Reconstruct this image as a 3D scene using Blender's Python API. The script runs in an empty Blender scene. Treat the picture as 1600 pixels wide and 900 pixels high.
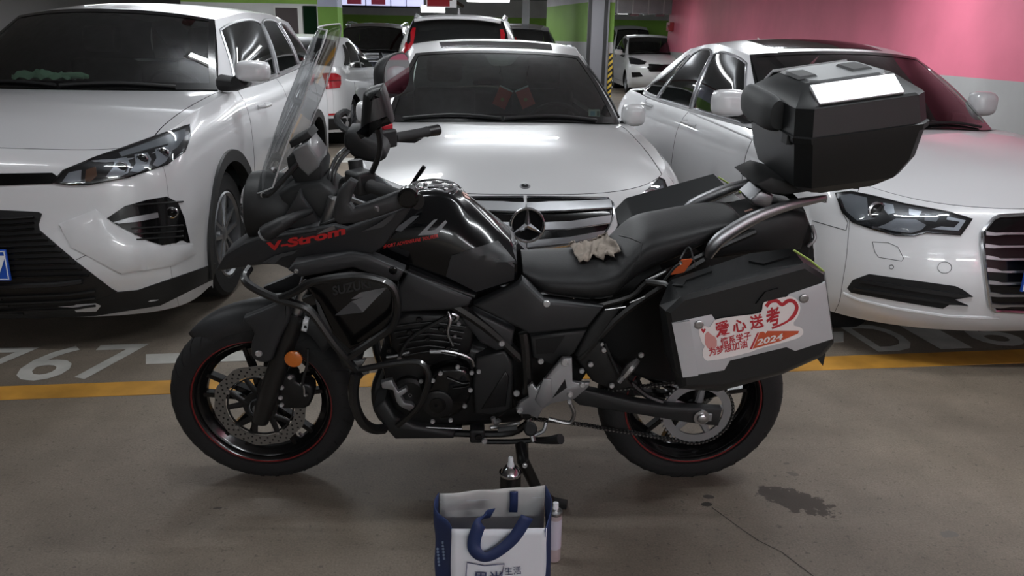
import bpy, bmesh, math, random
from mathutils import Vector, Matrix, Euler
from mathutils.bvhtree import BVHTree
from mathutils.geometry import delaunay_2d_cdt

random.seed(7)
PI = math.pi
S = bpy.context.scene
COL = S.collection

# ------------------------------------------------------------------ camera
CF, CP, CR, CH = 1245.0, math.radians(17.4), math.radians(1.1), 1.458
_fw = Vector((0, math.cos(CP), -math.sin(CP)))
_up = Vector((1, 0, 0)).cross(_fw)
CAM_R = math.cos(CR) * Vector((1, 0, 0)) + math.sin(CR) * _up
CAM_U = -math.sin(CR) * Vector((1, 0, 0)) + math.cos(CR) * _up
CAM_O = Vector((0, 0, CH))
cd = bpy.data.cameras.new('camera')
cam = bpy.data.objects.new('camera', cd)
COL.objects.link(cam)
M3 = Matrix((CAM_R, CAM_U, -_fw)).transposed()
cam.matrix_world = Matrix.Translation(CAM_O) @ M3.to_4x4()
cd.sensor_width = 36.0
cd.lens = 36.0 * CF / 1600.0
cd.clip_end = 200
S.camera = cam

# ------------------------------------------------------------------ world, exposure, ceiling light rows with added fill lamps
w = bpy.data.worlds.new('world')
S.world = w
w.use_nodes = True
w.node_tree.nodes['Background'].inputs[0].default_value = (0.80, 0.86, 1.0, 1)
w.node_tree.nodes['Background'].inputs[1].default_value = 0.12
S.view_settings.view_transform = 'Standard'
S.view_settings.look = 'None'
S.view_settings.exposure = 0.16
S.view_settings.gamma = 1.0
S.view_settings.use_curve_mapping = False
CEIL = 3.0
# lamps: (x, y, length along x, power)
TUBES = [(-2.6, -4.1, 1.5, 16), (1.2, -4.1, 1.5, 140), (3.7, -3.8, 1.5, 110),  # unseen lamps behind the camera, added as frontal fill
         (-3.4, 2.2, 1.5, 12), (-1.0, 2.3, 1.2, 10), (1.42, 2.38, 1.5, 26), (3.0, 3.0, 1.2, 12),
         (-1.25, 5.4, 1.2, 20), (1.7, 5.4, 1.2, 9),
         (-3.2, 8.6, 1.5, 56), (-0.15, 8.6, 1.5, 50), (3.0, 8.6, 1.5, 64),
         (-3.5, 14.0, 1.5, 70), (0.2, 13.0, 1.5, 70), (-6.3, 13.5, 1.5, 80), (5.5, 19.5, 1.5, 110), (-2.0, 22.0, 1.5, 80),  # leftmost and rightmost are unseen, added to brighten partition and hatchback
         (-7.0, 19.0, 1.5, 70), (1.3, 16.6, 1.5, 70), (2.4, 21.5, 1.5, 45)]  # last two are unseen, added to brighten the rail, green pillar and hatchback
TUBES = [t + (2.62, .02) for t in TUBES]
# the lamps in view: x, y, length, power, height, tube radius
NAMED = {(-0.9, 26.0): 'above the white estate, thin and bright', (-2.85, 28.5): 'just below the red sign, thick and short', (3.85, 30.0): 'under the far duct beside the green pillar'}
TUBES += [(-0.9, 26.0, 1.3, 50, 2.56, .055), (-2.85, 28.5, .8, 40, 2.35, .11), (3.85, 30.0, .7, 110, 2.40, .05)]


# ------------------------------------------------------------------ materials
def lin(c):
    c = c / 255.0
    return c / 12.92 if c <= 0.04045 else ((c + 0.055) / 1.055) ** 2.4


def rgb(r, g, b):
    return (lin(r), lin(g), lin(b), 1)


def mat(name, col, rough=0.5, metal=0.0, coat=0.0, bump=0.0, bscale=200.0, var=0.0, vscale=6.0, spec=0.5, alpha=1.0, emit=0.0):
    m = bpy.data.materials.new(name)
    m.use_nodes = True
    n = m.node_tree.nodes
    l = m.node_tree.links
    p = n['Principled BSDF']
    p.inputs['Base Color'].default_value = col
    p.inputs['Roughness'].default_value = rough
    p.inputs['Metallic'].default_value = metal
    p.inputs['Specular IOR Level'].default_value = spec
    p.inputs['Coat Weight'].default_value = coat
    p.inputs['Coat Roughness'].default_value = 0.04
    p.inputs['Alpha'].default_value = alpha
    if emit:
        p.inputs['Emission Color'].default_value = col
        p.inputs['Emission Strength'].default_value = emit
    if bump or var:
        tc = n.new('ShaderNodeTexCoord')
    if bump:
        t = n.new('ShaderNodeTexNoise')
        t.inputs['Scale'].default_value = bscale
        t.inputs['Detail'].default_value = 3
        b = n.new('ShaderNodeBump')
        b.inputs['Strength'].default_value = bump
        b.inputs['Distance'].default_value = 0.002
        l.new(tc.outputs['Object'], t.inputs['Vector'])
        l.new(t.outputs['Fac'], b.inputs['Height'])
        l.new(b.outputs['Normal'], p.inputs['Normal'])
    if var:
        t = n.new('ShaderNodeTexNoise')
        t.inputs['Scale'].default_value = vscale
        t.inputs['Detail'].default_value = 5
        r = n.new('ShaderNodeMapRange')
        r.inputs['From Min'].default_value = 0.3
        r.inputs['From Max'].default_value = 0.7
        r.inputs['To Min'].default_value = 1 - var
        r.inputs['To Max'].default_value = 1 + var
        mx = n.new('ShaderNodeMix')
        mx.data_type = 'RGBA'
        mx.blend_type = 'MULTIPLY'
        mx.inputs[0].default_value = 1.0
        mx.inputs[6].default_value = col
        l.new(tc.outputs['Object'], t.inputs['Vector'])
        l.new(t.outputs['Fac'], r.inputs['Value'])
        l.new(r.outputs['Result'], mx.inputs[7])
        l.new(mx.outputs[2], p.inputs['Base Color'])
    return m


def glass(name, tint, gloss=0.08, edge=0.5):
    """Thin pane: tinted see-through with a sharp reflection that grows at grazing angles."""
    m = bpy.data.materials.new(name)
    m.use_nodes = True
    n = m.node_tree.nodes
    l = m.node_tree.links
    n.remove(n['Principled BSDF'])
    out = n['Material Output']
    t = n.new('ShaderNodeBsdfTransparent')
    t.inputs[0].default_value = tint
    g = n.new('ShaderNodeBsdfGlossy')
    g.inputs['Roughness'].default_value = 0.02
    g.inputs[0].default_value = (1, 1, 1, 1)
    lw = n.new('ShaderNodeLayerWeight')
    lw.inputs['Blend'].default_value = edge
    mr = n.new('ShaderNodeMapRange')
    mr.inputs['To Min'].default_value = gloss * 0.5
    mr.inputs['To Max'].default_value = min(1.0, gloss * 6)
    mx = n.new('ShaderNodeMixShader')
    l.new(lw.outputs['Fresnel'], mr.inputs['Value'])
    l.new(mr.outputs['Result'], mx.inputs[0])
    l.new(t.outputs[0], mx.inputs[1])
    l.new(g.outputs[0], mx.inputs[2])
    l.new(mx.outputs[0], out.inputs['Surface'])
    return m


M = {}
M['white_paint'] = mat('white_paint', rgb(205, 205, 207), 0.30, coat=0.7)
M['white_paint2'] = mat('white_paint_warm', rgb(200, 200, 201), 0.28, coat=0.8)
M['dark_paint'] = mat('dark_paint', rgb(22, 25, 32), 0.25, coat=0.9)
M['black_trim'] = mat('black_trim', rgb(22, 22, 23), 0.55, bump=0.15, bscale=400)
M['gloss_black'] = mat('gloss_black', rgb(11, 11, 12), 0.16, coat=0.2, spec=0.4)
M['inner_black'] = mat('inner_black', rgb(9, 9, 10), 0.8)
M['chrome'] = mat('chrome', rgb(205, 206, 210), 0.16, 1.0)
M['satin_silver'] = mat('satin_silver', rgb(168, 169, 172), 0.38, 1.0)
M['glass'] = glass('tinted_glass', rgb(170, 185, 176), 0.11)
M['dark_glass'] = glass('privacy_glass', rgb(60, 64, 64), 0.10)
M['lens'] = glass('lamp_lens', rgb(225, 228, 232), 0.10)
M['lamp_silver'] = mat('lamp_reflector', rgb(190, 193, 197), 0.3, 0.3)
M['lamp_dark'] = mat('lamp_dark', rgb(28, 29, 31), 0.3)
M['tail_red'] = mat('tail_lamp_red', rgb(150, 14, 26), 0.18, coat=0.6)
M['tyre'] = mat('tyre_rubber', rgb(19, 19, 20), 0.78, bump=0.2, bscale=300)
M['alloy'] = mat('alloy_wheel', rgb(150, 151, 154), 0.35, 0.9)
M['plate_blue'] = mat('plate_blue', rgb(24, 74, 170), 0.4)
M['plate_white'] = mat('plate_white', rgb(225, 228, 232), 0.45)
M['dash'] = mat('dashboard', rgb(40, 41, 41), 0.7)
M['seat_cloth'] = mat('seat_cloth', rgb(48, 47, 45), 0.85)


# ------------------------------------------------------------------ mesh helpers
def finish(name, me, m, parent=None, smooth=True, ang=38):
    o = bpy.data.objects.new(name, me)
    COL.objects.link(o)
    if m is not None:
        me.materials.append(m)
    if smooth and len(me.polygons):
        me.polygons.foreach_set('use_smooth', [True] * len(me.polygons))
        me.set_sharp_from_angle(angle=math.radians(ang))
    if parent is not None:
        o.parent = parent
    return o


def empty(name, loc=(0, 0, 0), rotz=0.0):
    o = bpy.data.objects.new(name, None)
    COL.objects.link(o)
    o.empty_display_size = 0.2
    o.location = loc
    o.rotation_euler = (0, 0, rotz)
    return o


def tag(o, label, cat, group=None):
    o['label'] = label
    o['category'] = cat
    if group:
        o['group'] = group
    return o


def struct(o, label=None):
    o['kind'] = 'structure'
    if label:
        o['label'] = label
    return o


class MB:
    """Collects geometry; build() links it as one mesh object."""

    def __init__(s):
        s.v = []
        s.f = []

    def add(s, vs, fs):
        k = len(s.v)
        s.v += [tuple(p) for p in vs]
        s.f += [tuple(i + k for i in f) for f in fs]
        return s

    def box(s, a, b, rot=None, c=None):
        a = Vector(a)
        b = Vector(b)
        vs = [Vector((x, y, z)) for x in (a.x, b.x) for y in (a.y, b.y) for z in (a.z, b.z)]
        if rot is not None:
            c = (a + b) / 2 if c is None else Vector(c)
            R = Euler(rot).to_matrix()
            vs = [R @ (p - c) + c for p in vs]
        return s.add(vs, [(0, 1, 3, 2), (4, 6, 7, 5), (0, 4, 5, 1), (2, 3, 7, 6), (0, 2, 6, 4), (1, 5, 7, 3)])

    def tube(s, pts, r, n=8, caps=True, flat=1.0):
        pts = [Vector(p) for p in pts]
        rs = r if isinstance(r, (list, tuple)) else [r] * len(pts)
        rings = []
        ref = None
        for i, p in enumerate(pts):
            d = (pts[min(i + 1, len(pts) - 1)] - pts[max(i - 1, 0)]).normalized()
            if ref is None:
                ref = Vector((0, 0, 1)) if abs(d.z) < 0.9 else Vector((1, 0, 0))
            x = (ref - ref.dot(d) * d).normalized()
            ref = x
            y = d.cross(x)
            rings.append([p + rs[i] * (math.cos(2 * PI * k / n) * x + flat * math.sin(2 * PI * k / n) * y) for k in range(n)])
        return s.rings(rings, caps)

    def rings(s, rings, caps=True, closed=True):
        n = len(rings[0])
        vs = [p for r in rings for p in r]
        fs = []
        for i in range(len(rings) - 1):
            for k in range(n if closed else n - 1):
                a, b = i * n + k, i * n + (k + 1) % n
                fs.append((a, b, b + n, a + n))
        if caps:
            fs.append(tuple(range(n))[::-1])
            fs.append(tuple((len(rings) - 1) * n + k for k in range(n)))
        return s.add(vs, fs)

    def lathe(s, prof, c, axis, n=24, caps=False, up=None, a0=0.0, a1=2 * PI):
        """prof: (radius, offset along axis)."""
        c = Vector(c)
        d = Vector(axis).normalized()
        ref = Vector(up) if up is not None else (Vector((0, 0, 1)) if abs(d.z) < 0.9 else Vector((1, 0, 0)))
        x = (ref - ref.dot(d) * d).normalized()
        y = d.cross(x)
        full = abs(a1 - a0 - 2 * PI) < 1e-6
        m = n if full else n + 1
        rings = [[c + d * h + r * (math.cos(a0 + (a1 - a0) * k / n) * x + math.sin(a0 + (a1 - a0) * k / n) * y) for k in range(m)] for r, h in prof]
        return s.rings(rings, caps, closed=full)

    def cyl(s, a, b, r, n=12, r2=None):
        return s.tube([a, b], [r, r if r2 is None else r2], n)

    def ball(s, c, r, n=10, sc=(1, 1, 1)):
        c = Vector(c)
        rings = []
        m = max(4, n // 2)
        for i in range(1, m):
            t = PI * i / m
            rings.append([c + Vector((r * sc[0] * math.sin(t) * math.cos(2 * PI * k / n), r * sc[1] * math.sin(t) * math.sin(2 * PI * k / n), r * sc[2] * math.cos(t))) for k in range(n)])
        return s.rings(rings, True)

    def grid(s, g):
        n = len(g[0])
        vs = [p for r in g for p in r]
        fs = [(i * n + k, i * n + k + 1, (i + 1) * n + k + 1, (i + 1) * n + k) for i in range(len(g) - 1) for k in range(n - 1)]
        return s.add(vs, fs)

    def build(s, name, m, parent=None, smooth=True, ang=38, bevel=0.0, seg=2, recalc=True):
        me = bpy.data.meshes.new(name)
        me.from_pydata([tuple(p) for p in s.v], [], s.f)
        if recalc:
            bm = bmesh.new()
            bm.from_mesh(me)
            bmesh.ops.remove_doubles(bm, verts=bm.verts, dist=1e-6)
            bmesh.ops.recalc_face_normals(bm, faces=bm.faces)
            bm.to_mesh(me)
            bm.free()
        o = finish(name, me, m, parent, smooth, ang)
        if bevel:
            b = o.modifiers.new('bevel', 'BEVEL')
            b.width = bevel
            b.segments = seg
            b.limit_method = 'ANGLE'
            b.angle_limit = math.radians(35)
        return o


def spline(pts, n, closed=False):
    """Catmull-Rom through the points, n samples per span."""
    P = [Vector(p) for p in pts]
    out = []
    m = len(P)
    for i in range(m if closed else m - 1):
        if closed:
            a, b, c, d = P[(i - 1) % m], P[i], P[(i + 1) % m], P[(i + 2) % m]
        else:
            b, c = P[i], P[i + 1]
            a = P[i - 1] if i else b * 2 - c
            d = P[i + 2] if i + 2 < m else c * 2 - b
        for k in range(n):
            t = k / n
            out.append(0.5 * ((2 * b) + (c - a) * t + (2 * a - 5 * b + 4 * c - d) * t * t + (3 * b - a - 3 * c + d) * t ** 3))
    if not closed:
        out.append(P[-1])
    return out


def curve1(tab):
    """Smooth monotone-ish interpolation of (x, y) pairs."""
    xs = [t[0] for t in tab]
    ys = [t[1] for t in tab]
    n = len(xs)
    h = [xs[i + 1] - xs[i] for i in range(n - 1)]
    sl = [(ys[i + 1] - ys[i]) / h[i] for i in range(n - 1)]
    mm = [sl[0]] + [0.0 if sl[i - 1] * sl[i] <= 0 else 2 * sl[i - 1] * sl[i] / (sl[i - 1] + sl[i]) for i in range(1, n - 1)] + [sl[-1]]

    def f(x):
        if x <= xs[0]:
            return ys[0]
        if x >= xs[-1]:
            return ys[-1]
        i = 0
        while x > xs[i + 1]:
            i += 1
        t = (x - xs[i]) / h[i]
        return (2 * t ** 3 - 3 * t * t + 1) * ys[i] + (t ** 3 - 2 * t * t + t) * h[i] * mm[i] + (-2 * t ** 3 + 3 * t * t) * ys[i + 1] + (t ** 3 - t * t) * h[i] * mm[i + 1]
    return f


def lerp(a, b, t):
    return a + (b - a) * t


def ray(px, py):
    """World direction through a point of the 1600x900 picture: used to measure where outlines meet real surfaces."""
    return (CAM_R * ((px - 800) / CF) - CAM_U * ((py - 450) / CF) + _fw).normalized()


def on_plane(px, py, p0, n):
    d = ray(px, py)
    t = (Vector(p0) - CAM_O).dot(n) / d.dot(n)
    return CAM_O + d * t


def ground(px, py, z=0.0):
    return on_plane(px, py, (0, 0, z), Vector((0, 0, 1)))


def text_mesh(s, size=1.0, bold=0.0, ext=0.0):
    """Lettering in Blender's own font as plain mesh data (verts, faces), width, origin at lower left."""
    c = bpy.data.curves.new('lettering', 'FONT')
    c.body = s
    c.size = size
    c.offset = bold
    c.extrude = ext
    c.resolution_u = 3
    o = bpy.data.objects.new('lettering', c)
    COL.objects.link(o)
    dg = bpy.context.evaluated_depsgraph_get()
    me = o.evaluated_get(dg).to_mesh()
    vs = [v.co.copy() for v in me.vertices]
    fs = [tuple(p.vertices) for p in me.polygons]
    o.evaluated_get(dg).to_mesh_clear()
    bpy.data.objects.remove(o)
    bpy.data.curves.remove(c)
    return vs, fs


def inset(poly, d):
    """Inset a 2D polygon (list of (x, y)) by d, whichever way it winds."""
    n = len(poly)
    A = sum(poly[i][0] * poly[(i + 1) % n][1] - poly[(i + 1) % n][0] * poly[i][1] for i in range(n))
    sg = 1 if A > 0 else -1
    out = []
    for i in range(n):
        p0, p1, p2 = Vector(poly[i - 1]), Vector(poly[i]), Vector(poly[(i + 1) % n])
        e1, e2 = (p1 - p0), (p2 - p1)
        if e1.length < 1e-9 or e2.length < 1e-9:
            out.append(tuple(p1))
            continue
        e1.normalize()
        e2.normalize()
        n1 = Vector((-e1.y, e1.x)) * sg
        n2 = Vector((-e2.y, e2.x)) * sg
        b = n1 + n2
        k = b.length_squared
        if k < 0.15:
            out.append(tuple(p1 + n1 * d))
        else:
            b = b * (2 / k)
            if b.length > 2.2:
                b = b.normalized() * 2.2
            out.append(tuple(p1 + b * d))
    return out
# ================================================================== setting
def banded(name, bands, rough=0.6):
    """Wall paint in horizontal bands: [(z_from, colour), ...] with a little dirt."""
    m = mat(name, bands[0][1], rough, bump=0.12, bscale=60)
    n = m.node_tree.nodes
    l = m.node_tree.links
    p = n['Principled BSDF']
    geo = n.new('ShaderNodeNewGeometry')
    sx = n.new('ShaderNodeSeparateXYZ')
    l.new(geo.outputs['Position'], sx.inputs[0])
    prev = None
    for z, c in bands:
        if prev is None:
            r = n.new('ShaderNodeRGB')
            r.outputs[0].default_value = c
            prev = r.outputs[0]
            continue
        gt = n.new('ShaderNodeMath')
        gt.operation = 'GREATER_THAN'
        gt.inputs[1].default_value = z
        l.new(sx.outputs['Z'], gt.inputs[0])
        mx = n.new('ShaderNodeMix')
        mx.data_type = 'RGBA'
        l.new(gt.outputs[0], mx.inputs[0])
        l.new(prev, mx.inputs[6])
        mx.inputs[7].default_value = c
        prev = mx.outputs[2]
    t = n.new('ShaderNodeTexNoise')
    t.inputs['Scale'].default_value = 1.7
    t.inputs['Detail'].default_value = 6
    mr = n.new('ShaderNodeMapRange')
    mr.inputs['From Min'].default_value = 0.3
    mr.inputs['From Max'].default_value = 0.75
    mr.inputs['To Min'].default_value = 0.88
    mr.inputs['To Max'].default_value = 1.06
    l.new(geo.outputs['Position'], t.inputs['Vector'])
    l.new(t.outputs['Fac'], mr.inputs['Value'])
    mx = n.new('ShaderNodeMix')
    mx.data_type = 'RGBA'
    mx.blend_type = 'MULTIPLY'
    mx.inputs[0].default_value = 1
    l.new(prev, mx.inputs[6])
    l.new(mr.outputs['Result'], mx.inputs[7])
    l.new(mx.outputs[2], p.inputs['Base Color'])
    return m


def floor_material():
    m = mat('worn_concrete', rgb(120, 113, 105), 0.62)
    n = m.node_tree.nodes
    l = m.node_tree.links
    p = n['Principled BSDF']
    geo = n.new('ShaderNodeNewGeometry')

    def noise(scale, detail, lo, hi, a, b):
        t = n.new('ShaderNodeTexNoise')
        t.inputs['Scale'].default_value = scale
        t.inputs['Detail'].default_value = detail
        t.inputs['Roughness'].default_value = 0.62
        l.new(geo.outputs['Position'], t.inputs['Vector'])
        r = n.new('ShaderNodeMapRange')
        r.inputs['From Min'].default_value = lo
        r.inputs['From Max'].default_value = hi
        r.inputs['To Min'].default_value = a
        r.inputs['To Max'].default_value = b
        l.new(t.outputs['Fac'], r.inputs['Value'])
        return r.outputs['Result'], t
    big, _ = noise(0.9, 6, 0.3, 0.7, 0.74, 1.14)
    mid, _ = noise(4.0, 9, 0.3, 0.72, 0.82, 1.14)
    fine, tf = noise(150.0, 3, 0.35, 0.7, 0.78, 1.16)
    spots, _ = noise(46.0, 3, 0.60, 0.70, 1.0, 0.62)
    prev = None
    for s in (big, mid, fine, spots):
        if prev is None:
            prev = s
        else:
            k = n.new('ShaderNodeMath')
            k.operation = 'MULTIPLY'
            l.new(prev, k.inputs[0])
            l.new(s, k.inputs[1])
            prev = k.outputs[0]
    mx = n.new('ShaderNodeMix')
    mx.data_type = 'RGBA'
    mx.blend_type = 'MULTIPLY'
    mx.inputs[0].default_value = 1
    hue, _ = noise(0.5, 3, 0.35, 0.65, 0, 1)
    cm = n.new('ShaderNodeMix')
    cm.data_type = 'RGBA'
    cm.inputs[6].default_value = rgb(122, 111, 97)
    cm.inputs[7].default_value = rgb(122, 112, 102)
    l.new(hue, cm.inputs[0])
    l.new(cm.outputs[2], mx.inputs[6])
    l.new(prev, mx.inputs[7])
    # oil marks of their own shape: ellipses with a noisy rim, in floor metres
    col = mx.outputs[2]
    c0 = ground(1243, 782)
    for (px, py, rx, ry, rot, c, k) in [(1240, 781, 0.118, 0.062, -0.55, rgb(56, 47, 40), 1.0), (1207, 770, 0.05, 0.02, -0.7, rgb(60, 50, 43), 1.0),
                                        (1240, 741, 0.018, 0.013, -0.5, rgb(92, 84, 76), 1), (1229, 724, 0.012, 0.007, 0.3, rgb(92, 84, 76), 1),
                                        (1105, 788, 0.018, 0.012, 0.2, rgb(45, 42, 39), 1), (1108, 776, 0.016, 0.010, 0.0, rgb(62, 58, 54), 1),
                                        (1484, 835, 0.03, 0.018, 0.4, rgb(100, 95, 90), 1), (340, 794, 0.014, 0.006, 0.2, rgb(60, 54, 48), 1)]:
        g = ground(px, py)
        mp = n.new('ShaderNodeMapping')
        mp.vector_type = 'TEXTURE'
        mp.inputs['Location'].default_value = (g.x, g.y, 0)
        mp.inputs['Rotation'].default_value = (0, 0, rot)
        mp.inputs['Scale'].default_value = (rx, ry, 1)
        l.new(geo.outputs['Position'], mp.inputs['Vector'])
        ln = n.new('ShaderNodeVectorMath')
        ln.operation = 'LENGTH'
        l.new(mp.outputs[0], ln.inputs[0])
        nz, _ = noise(22, 4, 0.3, 0.7, -0.42, 0.42)
        ad = n.new('ShaderNodeMath')
        ad.operation = 'ADD'
        l.new(ln.outputs['Value'], ad.inputs[0])
        l.new(nz, ad.inputs[1])
        ms = n.new('ShaderNodeMapRange')
        ms.inputs['From Min'].default_value = 0.96
        ms.inputs['From Max'].default_value = 1.08
        ms.inputs['To Min'].default_value = k * 0.92
        ms.inputs['To Max'].default_value = 0
        l.new(ad.outputs[0], ms.inputs['Value'])
        m2 = n.new('ShaderNodeMix')
        m2.data_type = 'RGBA'
        l.new(ms.outputs['Result'], m2.inputs[0])
        l.new(col, m2.inputs[6])
        m2.inputs[7].default_value = c
        col = m2.outputs[2]
    l.new(col, p.inputs['Base Color'])
    b = n.new('ShaderNodeBump')
    b.inputs['Strength'].default_value = 0.25
    b.inputs['Distance'].default_value = 0.003
    l.new(tf.outputs['Fac'], b.inputs['Height'])
    l.new(b.outputs['Normal'], p.inputs['Normal'])
    return m


YB, XL, XR = 36.0, -12.0, 9.0
mb = MB()
mb.box((XL, -5, -0.2), (XR, YB, 0.0))
floor = struct(mb.build('floor', floor_material(), smooth=False))
mb = MB()
mb.box((XL, -5, CEIL), (XR, YB, CEIL + 0.2))
ceiling = struct(mb.build('ceiling', mat('ceiling_grey', rgb(165, 166, 168), 0.85, var=0.1), smooth=False))
M['pink'] = banded('pink_wall_paint', [(0, rgb(150, 150, 150)), (1.17, rgb(200, 104, 127))])
M['green'] = banded('green_wall_paint', [(0, rgb(190, 190, 190)), (1.41, rgb(128, 172, 70)), (2.26, rgb(196, 196, 200))])
M['green_back'] = banded('green_back_wall_paint', [(0, rgb(185, 188, 185)), (1.3, rgb(140, 190, 70)), (2.3, rgb(205, 208, 205))])
WX = 4.5
e = on_plane(1043, 60, (WX, 0, 0), Vector((1, 0, 0)))
WEND = e.y
mb = MB()
mb.box((WX, -5, 0), (WX + 0.3, WEND, CEIL))
struct(mb.build('wall_right', M['pink'], smooth=False), 'deep pink painted wall with a pale grey lower band beside the white sedans')
mb = MB()
mb.box((XL, YB, 0), (XR, YB + 0.2, CEIL))
struct(mb.build('wall_back', M['green_back'], smooth=False), 'far wall with a bright green band under white paint')
mb = MB()
mb.box((XL - 0.2, -5, 0), (XL, YB, CEIL))
struct(mb.build('wall_left', mat('grey_wall', rgb(150, 150, 150), 0.8), smooth=False))
mb = MB()
mb.box((XR, WEND, 0), (XR + 0.2, YB, CEIL))
struct(mb.build('wall_far_right', mat('grey_wall_far', rgb(160, 160, 160), 0.8), smooth=False))
mb = MB()
mb.box((XL, -5.2, 0), (XR, -5, CEIL))
struct(mb.build('wall_front', mat('grey_wall_front', rgb(150, 150, 148), 0.8), smooth=False))


# ---- painted marks on the floor (children of the floor)
def strip(name, a0, a1, b0, b1, m, z=0.0025):
    """Quad on the floor from the four picture points where its corners lie."""
    mb = MB()
    q = [ground(*p) for p in (a0, a1, b1, b0)]
    lo = [(p.x, p.y, 0.0005) for p in q]
    hi = [(p.x, p.y, z) for p in q]
    mb.add(lo + hi, [(4, 5, 6, 7), (0, 1, 5, 4), (1, 2, 6, 5), (2, 3, 7, 6), (3, 0, 4, 7)])
    return mb.build(name, m, floor, smooth=False)


M['yellow_line'] = mat('yellow_road_paint', rgb(182, 132, 52), 0.6, var=0.3, vscale=5, bump=0.2)
M['white_line'] = mat('white_road_paint', rgb(176, 174, 168), 0.6, var=0.2, vscale=6, bump=0.2)


def long_strip(name, near, far, x0, x1, m):
    (ax, ay), (bx, by) = near
    (cx, cy), (dx, dy) = far
    f = lambda x, p, q: (x, p[1] + (q[1] - p[1]) * (x - p[0]) / (q[0] - p[0]))
    return strip(name, f(x0, *near), f(x1, *near), f(x0, *far), f(x1, *far), m)


long_strip('yellow_line', ((0, 625.5), (1280, 579)), ((0, 604.5), (1280, 558)), -300, 1900, M['yellow_line'])
long_strip('white_line', ((221, 569.5), (1325, 534.5)), ((234, 554), (1310, 519)), 228, 1318, M['white_line'])
strip('white_line', (520, 254), (610, 254), (520, 247), (610, 247), M['white_line'])


def ground_digit(ch, bl, br, tops, name='bay_number'):
    """Painted character: bl, br are picture points of its lower corners, tops a point on its upper edge."""
    a, b = ground(*bl), ground(*br)
    t = ground(*tops)
    ux = (b - a).normalized()
    uy = Vector((-ux.y, ux.x, 0))
    H = (t - a).dot(uy)
    vs, fs = text_mesh(ch, 1.0, 0.012)
    x0, x1 = min(v.x for v in vs), max(v.x for v in vs)
    y0, y1 = min(v.y for v in vs), max(v.y for v in vs)
    W = (b - a).length
    mb = MB()
    mb.add([a + ux * ((v.x - x0) / (x1 - x0) * W) + uy * ((v.y - y0) / (y1 - y0) * H) + Vector((0, 0, 0.002)) for v in vs], fs)
    return mb.build(name, M['white_line'], floor, smooth=False)


ground_digit('7', (-82, 594), (2, 592), (15, 544))
ground_digit('6', (9, 597), (92, 594), (100, 541.5))
ground_digit('7', (105, 594), (190, 591), (215, 538))
ground_digit('D', (1372, 550), (1447, 547), (1335, 507))
ground_digit('1', (1470, 546), (1520, 544), (1445, 504))
ground_digit('6', (1545, 542), (1618, 540), (1520, 502))
# expansion joint crossing the floor
mb = MB()
pts = [ground(*p) for p in ((1112, 793), (1130, 806), (1163, 830), (1185, 845), (1220, 862), (1270, 900), (1310, 930))]
for i in range(len(pts) - 1):
    d = (pts[i + 1] - pts[i]).normalized()
    q = Vector((-d.y, d.x, 0)) * (0.0014 + 0.0012 * random.random())
    mb.add([pts[i] - q + Vector((0, 0, 0.0008)), pts[i] + q + Vector((0, 0, 0.0008)), pts[i + 1] + q + Vector((0, 0, 0.0008)), pts[i + 1] - q + Vector((0, 0, 0.0008))], [(0, 1, 2, 3)])
mb.build('floor_crack', mat('crack_dark', rgb(58, 54, 49), 0.9), floor, smooth=False)


# ---- columns and partitions
def prism(name, foot, z0, z1, m):
    mb = MB()
    n = len(foot)
    mb.add([(x, y, z0) for x, y in foot] + [(x, y, z1) for x, y in foot],
           [tuple(range(n))[::-1], tuple(range(n, 2 * n))] + [(i, (i + 1) % n, (i + 1) % n + n, i + n) for i in range(n)])
    return mb.build(name, m, smooth=False)


col1 = struct(prism('column', [(0.78, 22.4), (1.575, 18.9), (2.02, 18.95), (2.02, 22.9)], 0, CEIL, M['green']), 'wide pillar painted green between white bands')
# shutter rail: grey steel post with dark edges
rail = struct(MB().box((1.58, 18.5, 0), (2.025, 18.88, CEIL)).build('trim_1', mat('grey_steel', rgb(118, 118, 122), 0.5, 0.3), smooth=False), 'grey steel shutter rail against the green pillar')
for a_, b_ in ((1.565, 1.635), (1.91, 1.985)):
    MB().box((a_, 18.47, 0), (b_, 18.56, CEIL)).build('rail_edge', M['black_trim'], rail, smooth=False)
col2 = struct(prism('column', [(2.045, 18.76), (2.167, 18.76), (2.167, 19.44), (2.045, 19.44)], 0, CEIL, M['green']), 'narrow green pillar with a yellow and black corner guard')
m = mat('hazard_stripes', rgb(220, 180, 50), 0.5)
n_, l_ = m.node_tree.nodes, m.node_tree.links
g_ = n_.new('ShaderNodeNewGeometry')
s_ = n_.new('ShaderNodeSeparateXYZ')
l_.new(g_.outputs['Position'], s_.inputs[0])
k1 = n_.new('ShaderNodeMath'); k1.operation = 'MULTIPLY_ADD'; k1.inputs[1].default_value = -0.9
l_.new(s_.outputs['X'], k1.inputs[0]); l_.new(s_.outputs['Z'], k1.inputs[2])
k2 = n_.new('ShaderNodeMath'); k2.operation = 'MODULO'; k2.inputs[1].default_value = 0.13
l_.new(k1.outputs[0], k2.inputs[0])
k3 = n_.new('ShaderNodeMath'); k3.operation = 'ABSOLUTE'; l_.new(k2.outputs[0], k3.inputs[0])
k4 = n_.new('ShaderNodeMath'); k4.operation = 'GREATER_THAN'; k4.inputs[1].default_value = 0.065; l_.new(k3.outputs[0], k4.inputs[0])
x_ = n_.new('ShaderNodeMix'); x_.data_type = 'RGBA'
x_.inputs[6].default_value = rgb(225, 190, 70); x_.inputs[7].default_value = rgb(24, 24, 24)
l_.new(k4.outputs[0], x_.inputs[0]); l_.new(x_.outputs[2], n_['Principled BSDF'].inputs['Base Color'])
M['hazard'] = m
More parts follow.
